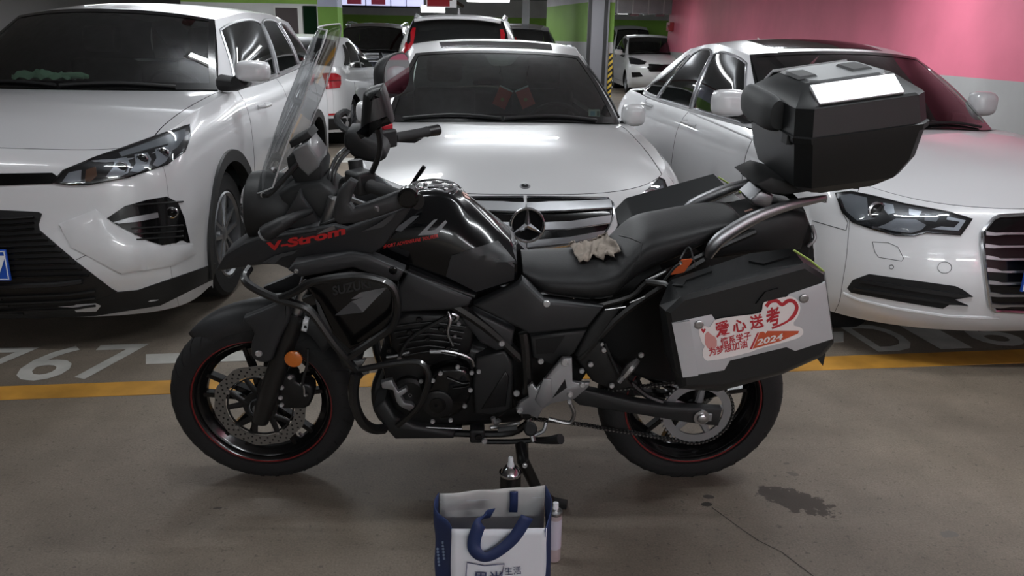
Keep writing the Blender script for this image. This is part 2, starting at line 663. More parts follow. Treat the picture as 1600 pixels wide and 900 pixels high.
MB().box((2.079, 18.72, 0.05), (2.176, 18.78, 1.18)).build('corner_guard', M['hazard'], col2, smooth=False)
M['green2'] = banded('green_column_paint', [(0, rgb(180, 182, 180)), (0.9, rgb(120, 165, 66)), (1.87, rgb(190, 196, 216))])
z0 = 13.0
xa, xb = on_plane(497, 30, (0, z0, 0), Vector((0, 1, 0))).x, on_plane(528, 30, (0, z0, 0), Vector((0, 1, 0))).x
struct(prism('column', [(xa, z0), (xb, z0), (xb, z0 + 0.35), (xa, z0 + 0.35)], 0, CEIL, M['green2']), 'square pillar, green with a pale violet top, behind the silver-white saloon')
# partition with a dark doorway and a dark glazed panel
z1 = 17.0
Q = lambda px, py, y: on_plane(px, py, (0, y, 0), Vector((0, 1, 0)))
part_x0, part_x1 = Q(400, 30, z1).x, Q(497, 30, z1).x
struct(MB().box((part_x0 - 1.5, z1, 0), (part_x1, z1 + 0.15, CEIL)).build('wall_partition', banded('partition_paint', [(0, rgb(190, 192, 190)), (2.04, rgb(120, 160, 62)), (2.7, rgb(190, 190, 190))]), smooth=False), 'short green partition wall with a dark doorway')
a, b = Q(431, 12, z1), Q(468, 47, z1)
d1 = struct(MB().box((a.x, z1 - 0.05, 0.02), (b.x, z1, a.z)).build('door_1', mat('dark_door', rgb(44, 32, 32), 0.5), smooth=False), 'dark brown door in a white frame')
MB().box((a.x - 0.03, z1 - 0.07, 0.02), (a.x, z1, a.z + 0.04)).box((b.x, z1 - 0.07, 0.02), (b.x + 0.09, z1, a.z + 0.04)).box((a.x, z1 - 0.07, a.z), (b.x, z1, a.z + 0.04)).build('door_frame', mat('pale_frame', rgb(190, 190, 186), 0.5), d1, smooth=False)
a, b = Q(474, 9, z1), Q(497, 48, z1)
w1 = struct(MB().box((a.x, z1 - 0.05, 0.3), (b.x, z1 - 0.01, a.z)).build('window_1', mat('dark_green_glass', rgb(14, 34, 20), 0.08, coat=0.5), smooth=False), 'dark green glass panel beside the dark door')
# air duct under the far ceiling
duct = struct(MB().box((2.75, 24.6, 2.22), (4.9, 25.5, 2.60)).build('trim_2', mat('galvanised_duct', rgb(140, 142, 146), 0.45, 0.6, var=0.15, vscale=3), smooth=False), 'galvanised air duct under the far ceiling')
for x in (2.9, 3.35, 3.8, 4.25, 4.7):
    MB().box((x, 24.56, 2.19), (x + 0.03, 25.54, 2.63)).build('duct_flange', M['satin_silver'], duct, smooth=False)
for x in (3.3, 4.05):
    MB().box((x, 24.55, 2.14), (x + 0.24, 24.8, 2.2)).build('duct_vent', mat('vent_pink', rgb(120, 92, 96), 0.6), duct, smooth=False)
for i, (x0, z) in enumerate(((-6.0, 2.72), (-2.2, 2.66), (2.0, 2.74))):
    struct(MB().cyl((x0, 6.0, z), (x0, 34, z), 0.06, 12).build('trim_3', mat('pipe_paint', rgb(110, 60, 60) if i == 1 else rgb(130, 132, 136), 0.5), smooth=True), 'service pipe under the ceiling')

# ---- light-box sign over the far bays and a red sign beside it
zs = 30.0
a, b = Q(527, 10.5, zs), Q(661, 10.5, zs)
sg = empty('lit_sign', (a.x, zs, a.z))
tag(sg, 'long white lit shop front sign with red patches above the dark green far wall', 'sign')
M['sign_light'] = mat('sign_light', rgb(205, 208, 245), 0.4, emit=0.9)
MB().box((0, 0, 0.06), (b.x - a.x, 0.2, CEIL - a.z - 0.05)).build('light_panel', M['sign_light'], sg, smooth=False)
MB().box((0, -0.03, 0), (b.x - a.x, 0.22, 0.06)).build('frame', M['black_trim'], sg, smooth=False)
for t in (0.33, 0.62, 0.80):
    MB().box(((b.x - a.x) * t, -0.02, 0.06), ((b.x - a.x) * t + 0.03, 0.0, CEIL - a.z - 0.05)).build('divider', M['black_trim'], sg, smooth=False)
for t in (0.12, 0.4):
    MB().box(((b.x - a.x) * t, -0.03, 0.1), ((b.x - a.x) * t + 0.5, 0.0, 0.5)).build('red_patch', mat('sign_red', rgb(150, 60, 80), 0.4, emit=0.25), sg, smooth=False)
a, b = Q(666, 11, zs - 2), Q(713, 11, zs - 2)
sg = empty('red_sign', (a.x, zs - 2, a.z))
tag(sg, 'hanging red lit sign in a white frame above the white estate car', 'sign')
MB().box((0, 0, 0), (b.x - a.x, 0.12, 0.5)).build('frame', mat('sign_frame', rgb(220, 220, 225), 0.4, emit=0.3), sg, smooth=False)
MB().box((0.04, -0.02, 0.03), (b.x - a.x - 0.22, 0.0, 0.47)).build('red_panel', mat('sign_red_panel', rgb(150, 40, 48), 0.4, emit=0.25), sg, smooth=False)
MB().box((0.1, 0.04, 0.5), (0.14, 0.08, CEIL - a.z)).box((b.x - a.x - 0.14, 0.04, 0.5), (b.x - a.x - 0.1, 0.08, CEIL - a.z)).build('hanger', M['satin_silver'], sg, smooth=False)
# fire alarm box on the pink wall's end
p = on_plane(1048, 42, (WX, 0, 0), Vector((1, 0, 0)))
al = empty('alarm_box', (WX, p.y, p.z))
tag(al, 'small red alarm box on the edge of the pink wall', 'alarm')
MB().box((-0.12, -0.5, -0.12), (0, 0.05, 0.12)).build('housing', mat('alarm_red', rgb(150, 40, 50), 0.5), al, bevel=0.01)
MB().cyl((-0.12, -0.22, 0.0), (-0.15, -0.22, 0.0), 0.05).build('button', mat('alarm_pale', rgb(170, 120, 125), 0.5), al)


# ---- ceiling lamps, some added as unseen fill: batten with a glowing tube, each with its own area light
M['tube_glow'] = mat('tube_glow', (1, 1, 1, 1), 0.4, emit=6.0)
M['batten'] = mat('batten_white', rgb(200, 200, 200), 0.5)


def tube_lamp(x, y, L, power, z, label, rad=.02):
    r = empty('ceiling_lamp', (x, y, z))
    tag(r, label, 'ceiling light', 'tube lights along the ceiling')
    MB().box((-L / 2 - 0.03, -0.05, 0.03), (L / 2 + 0.03, 0.05, 0.09)).build('batten', M['batten'], r, bevel=0.006)
    MB().cyl((-L / 2, 0, 0), (L / 2, 0, 0), rad, 10).build('tube', M['tube_glow'], r)
    for s in (-1, 1):
        MB().box((s * L / 2 - 0.015, -0.02, -0.022), (s * L / 2 + 0.015, 0.02, 0.03)).build('end_socket', M['batten'], r, smooth=False)
        MB().cyl((s * L * 0.36, 0, 0.09), (s * L * 0.36, 0, CEIL - z), 0.004, 6).build('hanger', M['satin_silver'], r)
    for up in (0, 1):
        ld = bpy.data.lights.new('lamp_light', 'AREA')
        ld.shape = 'RECTANGLE'
        ld.size = L
        ld.size_y = 0.06
        ld.energy = power * (0.42 if up else 1.0)
        ld.color = (0.93, 0.97, 1.0)
        lo = bpy.data.objects.new('lamp_light', ld)
        COL.objects.link(lo)
        lo.parent = r
        lo.location = (0, 0, 0.10 if up else -0.03 - rad)
        if up:
            lo.rotation_euler = (PI, 0, 0)


for x, y, L, pw, z, rad in TUBES:
    where = 'near the motorcycle, some added as unseen fill' if y < 4 else ('over the aisle behind the parked row' if y < 11 else 'far back, some added to brighten the bays')
    if (x, y) in NAMED:
        where = NAMED[(x, y)]
    tube_lamp(x, y, L, pw, z, 'fluorescent tube lamp hung under the grey ceiling ' + where, rad)
# slim grey post beyond the dark car
struct(prism('column', [(0.12, 20.4), (0.30, 20.4), (0.30, 20.6), (0.12, 20.6)], 0, CEIL, M['grey_post'] if 'grey_post' in M else mat('grey_post', rgb(170, 172, 174), 0.6)), 'slim pale grey post beyond the half hidden dark car')
# ================================================================== cars
def tri_area(vs, f):
    return 0


class Car:
    """A car body from smooth section functions. Local axes: x across, y back from the front bumper, z up."""

    def __init__(s, name, loc, yaw, sp, paint):
        s.root = empty(name, (loc[0], loc[1], 0), math.radians(yaw))
        s.inv = Matrix.Rotation(-math.radians(yaw), 4, 'Z') @ Matrix.Translation((-loc[0], -loc[1], 0))
        s.sp = sp
        s.paint = paint
        s.W = sp['W']
        s.L = sp['L']
        c = lambda k: curve1(sp[k])
        s.wp, s.y0, s.D, s.y0r, s.zt, s.cr = c('wprof'), c('y0'), c('D'), c('y0r'), c('zt'), c('crown')
        s.zb = curve1(sp['zb'])
        s.n = sp.get('n', 2.5)
        s.nr = sp.get('nr', 2.6)
        s.Dr = sp.get('Dr', 0.55)
        s.Xh = s.W * s.wp(1.0)
        s.surfs = []
        s.k = sp.get('res', 1.0)

    # -- section functions
    def plan(s, p, v, off=0.0):
        W = s.W * s.wp(v) - off
        ys, ye = s.y0(v) + s.D(v), s.L - s.y0r(v) - s.Dr
        if p <= 1:
            t = p * PI / 2
            return W * math.sin(t) ** (2 / s.n), s.y0(v) + off + (s.D(v) - off) * (1 - math.cos(t) ** (2 / s.n) if t < PI / 2 - 1e-9 else 1)
        if p <= 2:
            return W, lerp(ys, ye, p - 1)
        t = (3 - p) * PI / 2
        return W * math.sin(t) ** (2 / s.nr), s.L - s.y0r(v) - off - (s.Dr - off) * (1 - math.cos(t) ** (2 / s.nr) if t < PI / 2 - 1e-9 else 1)

    def ztop(s, x, y):
        q = min(1.0, abs(x) / s.Xh)
        return s.zt(y) + s.cr(y) * (1 - q ** 2.2)

    def pt(s, p, v, off=0.0):
        sg = -1 if p < 0 else 1
        p = abs(p)
        x, y = s.plan(p, v, off)
        x1, y1 = s.plan(p, 1.0)
        zb = s.zb(y1)
        z = zb + v * (s.ztop(x1, y1) - off - zb)
        b = s.sp.get('bulge')
        if b:
            x, y, z = b(x, y, z, p, v)
        return Vector((sg * x, y, z))

    def _out(s, g, name, m, parent=None, flip=False, arch=False, reg=True, ang=45, rad=0.0):
        """Grid -> mesh object; cuts wheel arches with clean circular edges."""
        n = len(g[0])
        vs = [p for r in g for p in r]
        fs = [(i * n + k, i * n + k + 1, (i + 1) * n + k + 1, (i + 1) * n + k) for i in range(len(g) - 1) for k in range(n - 1)]
        if arch:
            vs = [v.copy() for v in vs]
            ws = [(s.sp['yf'], s.sp['R'] * s.sp.get('arch', 1.14)), (s.sp['yr'], s.sp['R'] * s.sp.get('arch', 1.14))]
            zc = s.sp['R']
            inn = [None] * len(vs)
            for i, v in enumerate(vs):
                for yc, ra in ws:
                    if abs(v.x) > s.W * 0.6 and (v.y - yc) ** 2 + (v.z - zc) ** 2 < ra * ra:
                        inn[i] = (yc, ra)
            fs = [f for f in fs if not all(inn[i] for i in f)]
            used = {i for f in fs for i in f}
            for i in used:
                if inn[i]:
                    yc, ra = inn[i]
                    d = Vector((vs[i].y - yc, vs[i].z - zc))
                    if d.length > 1e-6:
                        d *= ra / d.length
                        vs[i].y, vs[i].z = yc + d.x, zc + d.y
        mb = MB()
        mb.add(vs, fs)
        if reg:
            s.surfs.append(([v.copy() for v in vs], fs)) if name in ('side_frame', 'roof', 'rear_window', 'boot_lid') else None
        return mb.build(name, m, parent or s.root, ang=ang)

    def panel(s, name, p0, p1, v0, v1, npp, nv, m=None, off=0.0, arch=False, reg=True, parent=None, gp=0.0012, gv=0.004):
        npp, nv = max(2, int(npp * s.k)), max(2, int(nv * s.k))
        p0, p1, v0, v1 = p0 + gp, p1 - gp, v0 + gv, v1 - gv * (v1 < 0.999)
        g = [[s.pt(lerp(p0, p1, i / npp), lerp(v0, v1, j / nv), off) for j in range(nv + 1)] for i in range(npp + 1)]
        return s._out(g, name, m or s.paint, parent, arch=arch, reg=False)

    # -- top surfaces
    def cowl(s, x):
        xa = s.sp['xa']
        return s.sp['ya'] - s.sp['bow'] * (1 - min(1, abs(x) / xa) ** 2)

    def yfront(s, x):
        q = min(1.0, abs(x) / s.Xh) ** s.n
        return s.y0(1) + s.D(1) * (1 - (1 - q) ** (1 / s.n))

    def hood(s, hx, gap=0.005, m=None):
        k = s.k
        nx, ny = int(36 * k), int(24 * k)
        g = []
        for i in range(nx + 1):
            x = hx * s.Xh * math.sin((2 * i / nx - 1) * PI / 2)
            yf, yc = s.yfront(x) + gap, s.cowl(x) - 0.01
            g.append([Vector((x, lerp(yf, yc, j / ny), s.ztop(x, lerp(yf, yc, j / ny)) + s.sp.get('hoodf', lambda x, y: 0)(x, y))) for j in range(ny + 1)])
        o = s._out(g, 'hood', m or s.paint)
        for sg in (-1, 1):
            g = []
            for i in range(int(8 * k) + 1):
                x = s.Xh * lerp(hx + gap / s.Xh, 1.0, i / int(8 * k))
                ye = s.sp['ya'] + 0.05
                g.append([Vector((sg * x, lerp(s.yfront(x), ye, j / ny), s.ztop(x, lerp(s.yfront(x), ye, j / ny)))) for j in range(ny + 1)])
            s._out(g, 'fender_top', m or s.paint)
        return o

    # -- greenhouse
    def belt(s, a):
        sp = s.sp
        y = lerp(sp['ya'], sp['yc'], a)
        t = min(1.0, a / 0.10)
        x = lerp(sp['xa'], s.Xh - 0.015, t * (2 - t))
        t = max(0.0, (a - 0.86) / 0.14)
        x = lerp(x, sp['xc'], t * t)
        return Vector((x, y, s.ztop(x, y) - 0.004))

    def rail(s, a):
        sp = s.sp
        y = lerp(sp['yh'], sp['yr2'], a)
        return Vector((s.xr(y), y, s.zr(y)))

    def side(s, a, b, off=0.0):
        p = lerp(s.belt(a), s.rail(a), b)
        p.x += s.sp.get('sbulge', 0.035) * math.sin(PI * b) * min(1, a / 0.1 + 0.3) + off
        return p

    def greenhouse(s, wins, glassm=None, sidem=None, frame=None, lining=True):
        sp = s.sp
        s.xr, s.zr = curve1(sp['xr']), curve1(sp['zr'])
        k = s.k
        na, nb = int(40 * k), int(10 * k)
        for sg in (-1, 1):
            F = lambda p: Vector((sg * p.x, p.y, p.z))
            s._out([[F(s.side(i / na, j / nb)) for j in range(nb + 1)] for i in range(na + 1)], 'side_frame', s.paint)
            if lining:
                s._out([[F(s.side(i / na, j / nb, -0.02)) for j in range(nb + 1)] for i in range(na + 1)], 'side_lining', M['inner_black'], reg=False)
            for wdef in wins:
                (ab0, ab1, at0, at1, b0, b1) = wdef[:6]
                g = []
                ni, nj = max(4, int(14 * k)), max(4, int(10 * k))
                cr_ = wdef[6] if len(wdef) > 6 else 0.0
                for i in range(ni + 1):
                    row = []
                    for j in range(nj + 1):
                        tj, ti = j / nj, i / ni
                        # rounded upper corners
                        t0, t1 = lerp(ab0, at0, tj), lerp(ab1, at1, tj)
                        bt = b1 - cr_ * (abs(2 * ti - 1) ** 4)
                        row.append(F(s.side(lerp(t0, t1, ti), lerp(b0, bt, tj), 0.006)))
                    g.append(row)
                wo = s._out(g, 'side_window', glassm or M['dark_glass_opaque'], reg=False)
                if frame:
                    rim = [g[i][0] for i in range(ni + 1)] + [g[ni][j] for j in range(1, nj + 1)] + [g[i][nj] for i in range(ni - 1, -1, -1)] + [g[0][j] for j in range(nj - 1, -1, -1)]
                    MB().tube(rim, 0.009, 6, caps=False).build('window_trim', frame, wo)
        # roof
        nx, ny = int(26 * k), int(26 * k)
        bh, br = sp.get('bowh', 0.08), sp.get('bowr', 0.05)

        def roofpt(t, u, off=0.0):
            yh = sp['yh'] - bh * (1 - t * t)
            yr = sp['yr2'] + br * (1 - t * t)
            y = lerp(yh, yr, u)
            x = s.xr(y) * t
            q = abs(t)
            return Vector((x, y, s.zr(y) + sp['rcrown'] * (1 - q ** 2.4) - off))
        s.roofpt = roofpt
        s._out([[roofpt(2 * i / nx - 1, j / ny) for j in range(ny + 1)] for i in range(nx + 1)], 'roof', s.paint)
        if lining:
            s._out([[roofpt(2 * i / nx - 1, j / ny, 0.025) for j in range(ny + 1)] for i in range(nx + 1)], 'roof_lining', M['roof_lining'], reg=False)
        # windscreen
        nz = int(14 * k)
        g = []
        for i in range(nx + 1):
            t = 2 * i / nx - 1
            x = sp['xa'] * t
            b = Vector((x, s.cowl(x), s.ztop(x, s.cowl(x)) + 0.004))
            h = roofpt(t, 0)
            d = (h - b)
            nrm = Vector((0, -d.z, d.y)).normalized()
            g.append([b + d * (j / nz) + nrm * 0.03 * math.sin(PI * j / nz) for j in range(nz + 1)])
        s.ws_grid = g
        s._out(g, 'windscreen', M['glass'], reg=False)
        s.ws = ([p for r in g for p in r], [(i * (nz + 1) + q, i * (nz + 1) + q + 1, (i + 1) * (nz + 1) + q + 1, (i + 1) * (nz + 1) + q) for i in range(nx) for q in range(nz)])
        # black band round the windscreen
        mb = MB()
        n = 2
        edge = 0.035

        def wsp(t, u, off=0.003):
            i = (t + 1) / 2 * nx
            i0 = max(0, min(nx - 1, int(i)))
            fi = i - i0
            j = u * nz
            j0 = max(0, min(nz - 1, int(j)))
            fj = j - j0
            p = lerp(lerp(g[i0][j0], g[i0][j0 + 1], fj), lerp(g[i0 + 1][j0], g[i0 + 1][j0 + 1], fj), fi)
            return p + Vector((0, -0.7, 0.7)) * off
        s.wsp = wsp
        eb = sp.get('frit', 0.05)
        for (t0, t1, u0, u1, na_, nb_) in ((-1, 1, 0, eb * 1.5, nx, 2), (-1, 1, 1 - eb * 1.1, 1, nx, 2), (-1, -1 + eb, eb * 1.5, 1 - eb * 1.1, 2, nz), (1 - eb, 1, eb * 1.5, 1 - eb * 1.1, 2, nz)):
            mb.grid([[wsp(lerp(t0, t1, i / na_), lerp(u0, u1, j / nb_)) for j in range(nb_ + 1)] for i in range(na_ + 1)])
        mb.build('windscreen_border', M['gloss_black'], s.root)
        # scuttle between hood and glass, with two wipers
        mb = MB()
        mb.grid([[Vector((x, s.cowl(x) - 0.03 + 0.05 * j, s.ztop(x, s.cowl(x)) - 0.012 + 0.016 * j)) for j in (0, 1)] for x in [sp['xa'] * (2 * i / 20 - 1) for i in range(21)]])
        mb.build('scuttle', M['black_trim'], s.root)
        for sg, x0 in ((1, -0.62), (1, -0.02)):
            mb = MB()
            pts = []
            for q in range(7):
                x = x0 + 0.58 * q / 6
                t = x / sp['xa']
                pts.append(wsp(max(-0.97, min(0.97, t)), 0.02 + 0.03 * math.sin(PI * q / 6), 0.016))
            mb.tube(pts, 0.008, 6)
            mb.build('wiper', M['black_trim'], s.root)
        # rear window
        g = []
        for i in range(nx + 1):
            t = 2 * i / nx - 1
            x = sp['xc'] * t
            yb = sp['yc'] + sp.get('bowc', 0.1) * (1 - t * t)
            b = Vector((x, yb, s.ztop(x, yb) - 0.003))
            h = roofpt(t, 1)
            d = (b - h)
            nrm = Vector((0, -d.z, d.y)).normalized()
            g.append([h + d * (j / nz) + nrm * sp.get('rwb', 0.03) * math.sin(PI * j / nz) for j in range(nz + 1)])
        s._out(g, 'rear_window', sp.get('rear_glass') or M['dark_glass'], reg=True)
        s.rw_grid = g

    def deck(s, m=None):
        """Boot lid or tail shelf between rear window and tail."""
        k = s.k
        nx, ny = int(30 * k), int(12 * k)
        g = []
        for i in range(nx + 1):
            t = math.sin((2 * i / nx - 1) * PI / 2)
            x = s.Xh * t
            q = min(1.0, abs(t)) ** s.nr
            ye = s.L - s.y0r(1) - s.Dr * (1 - (1 - q) ** (1 / s.nr))
            yb = s.sp['yc'] + s.sp.get('bowc', 0.1) * (1 - min(1, abs(x) / s.sp['xc']) ** 2) if abs(x) < s.sp['xc'] else s.sp['yc']
            yb = min(yb, ye)
            g.append([Vector((x, lerp(yb, ye, j / ny), s.ztop(x, lerp(yb, ye, j / ny)))) for j in range(ny + 1)])
        return s._out(g, 'boot_lid', m or s.paint)

    def shell(s):
        """Dark inner shell seen through shut lines, arches and glass."""
        k = s.k
        npp, nv = int(70 * k), int(8 * k)
        g = [[s.pt(lerp(-3, 3, i / (2 * npp)), lerp(0.02, 0.96, j / nv), 0.03) for j in range(nv + 1)] for i in range(2 * npp + 1)]
        o = s._out(g, 'inner_shell', M['inner_black'], arch=True, reg=False)
        # floor pan
        mb = MB()
        ps = [s.pt(lerp(-3, 3, i / 60), 0.03, 0.04) for i in range(61)]
        zz = [max(p.z, 0.18) for p in ps]
        mb.add([(p.x, p.y, z) for p, z in zip(ps[:-1], zz)], [tuple(range(60))])
        mb.build('floor_pan', M['inner_black'], s.root, smooth=False)
        return o

    def wheels(s, style='five', which=None, m=None):
        sp = s.sp
        R, tw = sp['R'], sp.get('tw', 0.22)
        for sg in (-1, 1):
            for yc in (sp['yf'], sp['yr']):
                if which and (sg, 'f' if yc == sp['yf'] else 'r') not in which:
                    continue
                xo = sg * (s.W - 0.045)
                ax = (sg, 0, 0)
                c = Vector((xo, yc, R))
                rr = R * 0.66
                mb = MB()
                prof = [(rr, -tw), (R * 0.93, -tw), (R * 0.985, -tw * 0.93), (R, -tw * 0.80), (R, -tw * 0.2), (R * 0.985, -tw * 0.07), (R * 0.93, 0.0), (rr + 0.015, 0.0), (rr, -0.015), (rr, -tw)]
                mb.lathe(prof, c, ax, 40)
                t = mb.build('wheel', M['tyre'], s.root)
                mb = MB()
                for q in (0.3, 0.5, 0.7):
                    mb.lathe([(R + 0.0005, -tw * q - 0.006), (R + 0.001, -tw * q), (R + 0.0005, -tw * q + 0.006)], c, ax, 40)
                mb.build('tread_groove', M['inner_black'], t)
                mb = MB()
                mb.lathe([(rr, -tw * 0.9), (rr * 0.96, -0.03), (rr * 1.03, -0.004), (rr * 0.99, 0.002), (rr * 0.93, -0.012), (rr * 0.92, -tw * 0.85)], c, ax, 40)
                ns = {'five': 5, 'ten': 10, 'seven': 7}[style]
                for i in range(ns):
                    a = 2 * PI * i / ns + 0.3
                    u = Vector((0, math.cos(a), math.sin(a)))
                    e = Vector((0, -math.sin(a), math.cos(a)))
                    w0, w1 = (0.05, 0.035) if ns == 5 else (0.028, 0.02)
                    d = Vector((sg, 0, 0))
                    for sp_ in ((-1, 1) if ns == 5 else (0,)):
                        k0 = c + u * rr * 0.16 + e * 0.02 * sp_
                        k1 = c + u * rr * 0.95 + e * 0.055 * sp_
                        ring = lambda q, ww, dd: [q - e * ww / 2 + d * (dd - 0.03), q + e * ww / 2 + d * (dd - 0.03), q + e * ww / 2 * 0.7 + d * dd, q - e * ww / 2 * 0.7 + d * dd]
                        mb.rings([ring(k0, w0 if not sp_ else 0.035, -0.022), ring(k1, w1 if not sp_ else 0.025, -0.012)])
                mb.lathe([(0.001, -0.018), (0.03, -0.018), (0.062, -0.03), (0.07, -0.06)], c, ax, 20)
                mb.build('rim', m or M['alloy'], t)
                mb = MB()
                mb.lathe([(0.001, -0.09), (rr * 0.7, -0.09), (rr * 0.7, -0.11), (0.001, -0.11)], c, ax, 24)
                mb.build('brake_disc', M['satin_silver'], t)
                # arch liner
                ra = R * sp.get('arch', 1.14)
                mb = MB()
                mb.lathe([(ra, -0.05), (ra, -0.36), (0.05, -0.36)], c, ax, 36, up=(0, 1, 0), a0=-0.25 if sg > 0 else -0.25, a1=PI + 0.25)
                mb.build('arch_liner', M['inner_black'], s.root)

    def arch_trim(s, ys, m, wd=0.055, pr=0.012):
        sp = s.sp
        for sg in (-1, 1):
            for yc in ys:
                ra = sp['R'] * sp.get('arch', 1.14)
                rings = []
                for i in range(33):
                    a = lerp(-0.28, PI + 0.28, i / 32)
                    row = []
                    for (rr, xx) in ((ra - 0.004, -0.05), (ra - 0.004, pr), (ra + wd, pr + 0.003), (ra + wd + 0.006, -0.03)):
                        y, z = yc - rr * math.cos(a), sp['R'] + rr * math.sin(a)
                        row.append(Vector((sg * (s.sidex(y, z) + xx), y, z)))
                    rings.append(row)
                MB().rings(rings, False, False).build('wheel_arch_trim', m, s.root)

    def sidex(s, y, z):
        zb, ztp = s.zb(y), s.zt(y)
        v = max(0, min(1, (z - zb) / (ztp - zb)))
        p, = [0]
        ys = s.y0(v) + s.D(v)
        W = s.W * s.wp(v)
        if y >= ys:
            return W
        q = (ys - y) / s.D(v)
        return W * max(0.0, 1 - min(1, q) ** s.n) ** (1 / s.n)

    # -- fitting pieces to the body surface
    def bvh(s):
        """Gap-free copy of the body surface that fitted pieces are measured on."""
        vs, fs = [], []

        def add(g):
            k, n = len(vs), len(g[0])
            vs.extend(p for r in g for p in r)
            fs.extend((k + i * n + q, k + i * n + q + 1, k + (i + 1) * n + q + 1, k + (i + 1) * n + q) for i in range(len(g) - 1) for q in range(n - 1))
        add([[s.pt(-3 + 6 * i / 420, j / 36) for j in range(37)] for i in range(421)])
        gg = []
        for i in range(61):
            x = s.Xh * math.sin((2 * i / 60 - 1) * PI / 2)
            yf, yc = s.yfront(x), s.cowl(x) + (0.1 if abs(x) > s.sp['xa'] else 0)
            gg.append([Vector((x, lerp(yf, yc, j / 30), s.ztop(x, lerp(yf, yc, j / 30)))) for j in range(31)])
        add(gg)
        for v, f in s.surfs:
            k = len(vs)
            vs += v
            fs += [tuple(i + k for i in q) for q in f]
        s.tree = BVHTree.FromPolygons(vs, fs)

    def hit(s, px, py, tree=None):
        o = s.inv @ CAM_O
        d = (s.inv.to_3x3() @ ray(px, py)).normalized()
        h = (tree or s.tree).ray_cast(o, d)
        k = 0
        while h[0] is None and k < 30:
            k += 1
            dd = (s.inv.to_3x3() @ ray(px, py - 2 * k)).normalized()
            h = (tree or s.tree).ray_cast(o, dd)
            if h[0] is None and k < 8:
                for ox, oy in ((2 * k, 0), (-2 * k, 0), (0, 2 * k)):
                    h = (tree or s.tree).ray_cast(o, (s.inv.to_3x3() @ ray(px + ox, py + oy)).normalized())
                    if h[0] is not None:
                        break
        if h[0] is None:
            h = (tree or s.tree).find_nearest(o + d * s.sp.get('far', 3.9))
            n = h[1]
            return h[0], (n if n.dot(d) < 0 else -n)
        n = h[1]
        return h[0], (n if n.dot(d) < 0 else -n)

    def decal(s, name, poly, m, off=0.003, th=0.012, sp=14, mirror=True, parent=None, tree=None, crease=30, dome=0.0, flat=False):
        """Piece that follows the body, its outline measured on the surface; th is its depth; mirrored on the car's other side."""
        P = [Vector((float(a), float(b))) for a, b in poly]
        E = []
        for i in range(len(P)):
            a, b = P[i], P[(i + 1) % len(P)]
            q = max(1, int((b - a).length / sp))
            E += [a.lerp(b, t / q) for t in range(q)]
        ne = len(E)
        x0, x1 = min(p.x for p in E), max(p.x for p in E)
        y0, y1 = min(p.y for p in E), max(p.y for p in E)
        I = []
        x = x0 + sp * 0.5
        while x < x1:
            y = y0 + sp * 0.5
            while y < y1:
                c = Vector((x, y))
                ins = False
                md = 1e9
                for i in range(ne):
                    a, b = E[i], E[(i + 1) % ne]
                    if (a.y > y) != (b.y > y) and x < (b.x - a.x) * (y - a.y) / (b.y - a.y) + a.x:
                        ins = not ins
                    md = min(md, (a - c).length)
                if ins and md > sp * 0.45:
                    I.append((c, md))
                y += sp
            x += sp
        V2 = E + [c for c, _ in I]
        dm = [0.0] * ne + [d for _, d in I]
        vo, _, fo, ov, _, _ = delaunay_2d_cdt(V2, [(i, (i + 1) % ne) for i in range(ne)], [], 1, 1e-5)
        mx = max(dm) if I else 1.0
        top, bot = [], []
        if flat:
            hs = [s.hit(p.x, p.y, tree) for p in vo]
            n0 = Vector((0, 0, 0))
            c0 = Vector((0, 0, 0))
            for h, n in hs:
                n0 += n
                c0 += h
            c0 /= len(hs)
            n0.normalize()
            n0 = Vector((0, n0.y, n0.z)).normalized()
            c0 = c0 + n0 * max((h - c0).dot(n0) for h, n in hs)
            oo = s.inv @ CAM_O
            for p in vo:
                d = (s.inv.to_3x3() @ ray(p.x, p.y)).normalized()
                t = (c0 - oo).dot(n0) / d.dot(n0)
                h = oo + d * t
                top.append(h + n0 * off)
                bot.append(h + n0 * (off - th))
        else:
            for k, p in enumerate(vo):
                h, n = s.hit(p.x, p.y, tree)
                src = ov[k][0] if ov[k] else 0
                dd = dome * math.sqrt(min(1, dm[src] / mx)) if dome else 0
                top.append(h + n * (off + dd))
                bot.append(h + n * (off - th))
        n = len(vo)
        cnt = {}
        for f in fo:
            for i in range(len(f)):
                e = (f[i], f[(i + 1) % len(f)])
                if (e[1], e[0]) in cnt:
                    cnt[(e[1], e[0])] = None
                else:
                    cnt[e] = 1
        side = [e for e, k in cnt.items() if k]
        faces = [tuple(f) for f in fo] + [(b, a, a + n, b + n) for a, b in side]
        outs = []
        for sg in ((1, -1) if mirror else (1,)):
            mb = MB()
            mb.add([(sg * v.x, v.y, v.z) for v in top + bot], faces)
            outs.append(mb.build(name, m, (parent[0 if sg == 1 else 1] if isinstance(parent, (list, tuple)) else parent) or s.root, ang=crease))
        return outs if mirror else outs[0]

    def line(s, name, pts, r, m, off=0.0, mirror=True, closed=False, tree=None, parent=None, flat=1.0, n=6):
        out = []
        P = [Vector((a, b)) for a, b in pts]
        if closed:
            P.append(P[0])
        Q = []
        for i in range(len(P) - 1):
            q = max(1, int((P[i + 1] - P[i]).length / 8))
            Q += [P[i].lerp(P[i + 1], t / q) for t in range(q)]
        Q.append(P[-1])
        for p in Q:
            h, nn = s.hit(p.x, p.y, tree)
            out.append(h + nn * off)
        os_ = []
        for sg in ((1, -1) if mirror else (1,)):
            os_.append(MB().tube([(sg * v.x, v.y, v.z) for v in out], r, n, caps=not closed).build(name, m, (parent[0 if sg == 1 else 1] if isinstance(parent, (list, tuple)) else parent) or s.root))
        return os_ if mirror else os_[0]

    def spot(s, px, py, off=0.0, tree=None):
        h, n = s.hit(px, py, tree)
        return h + n * off, n

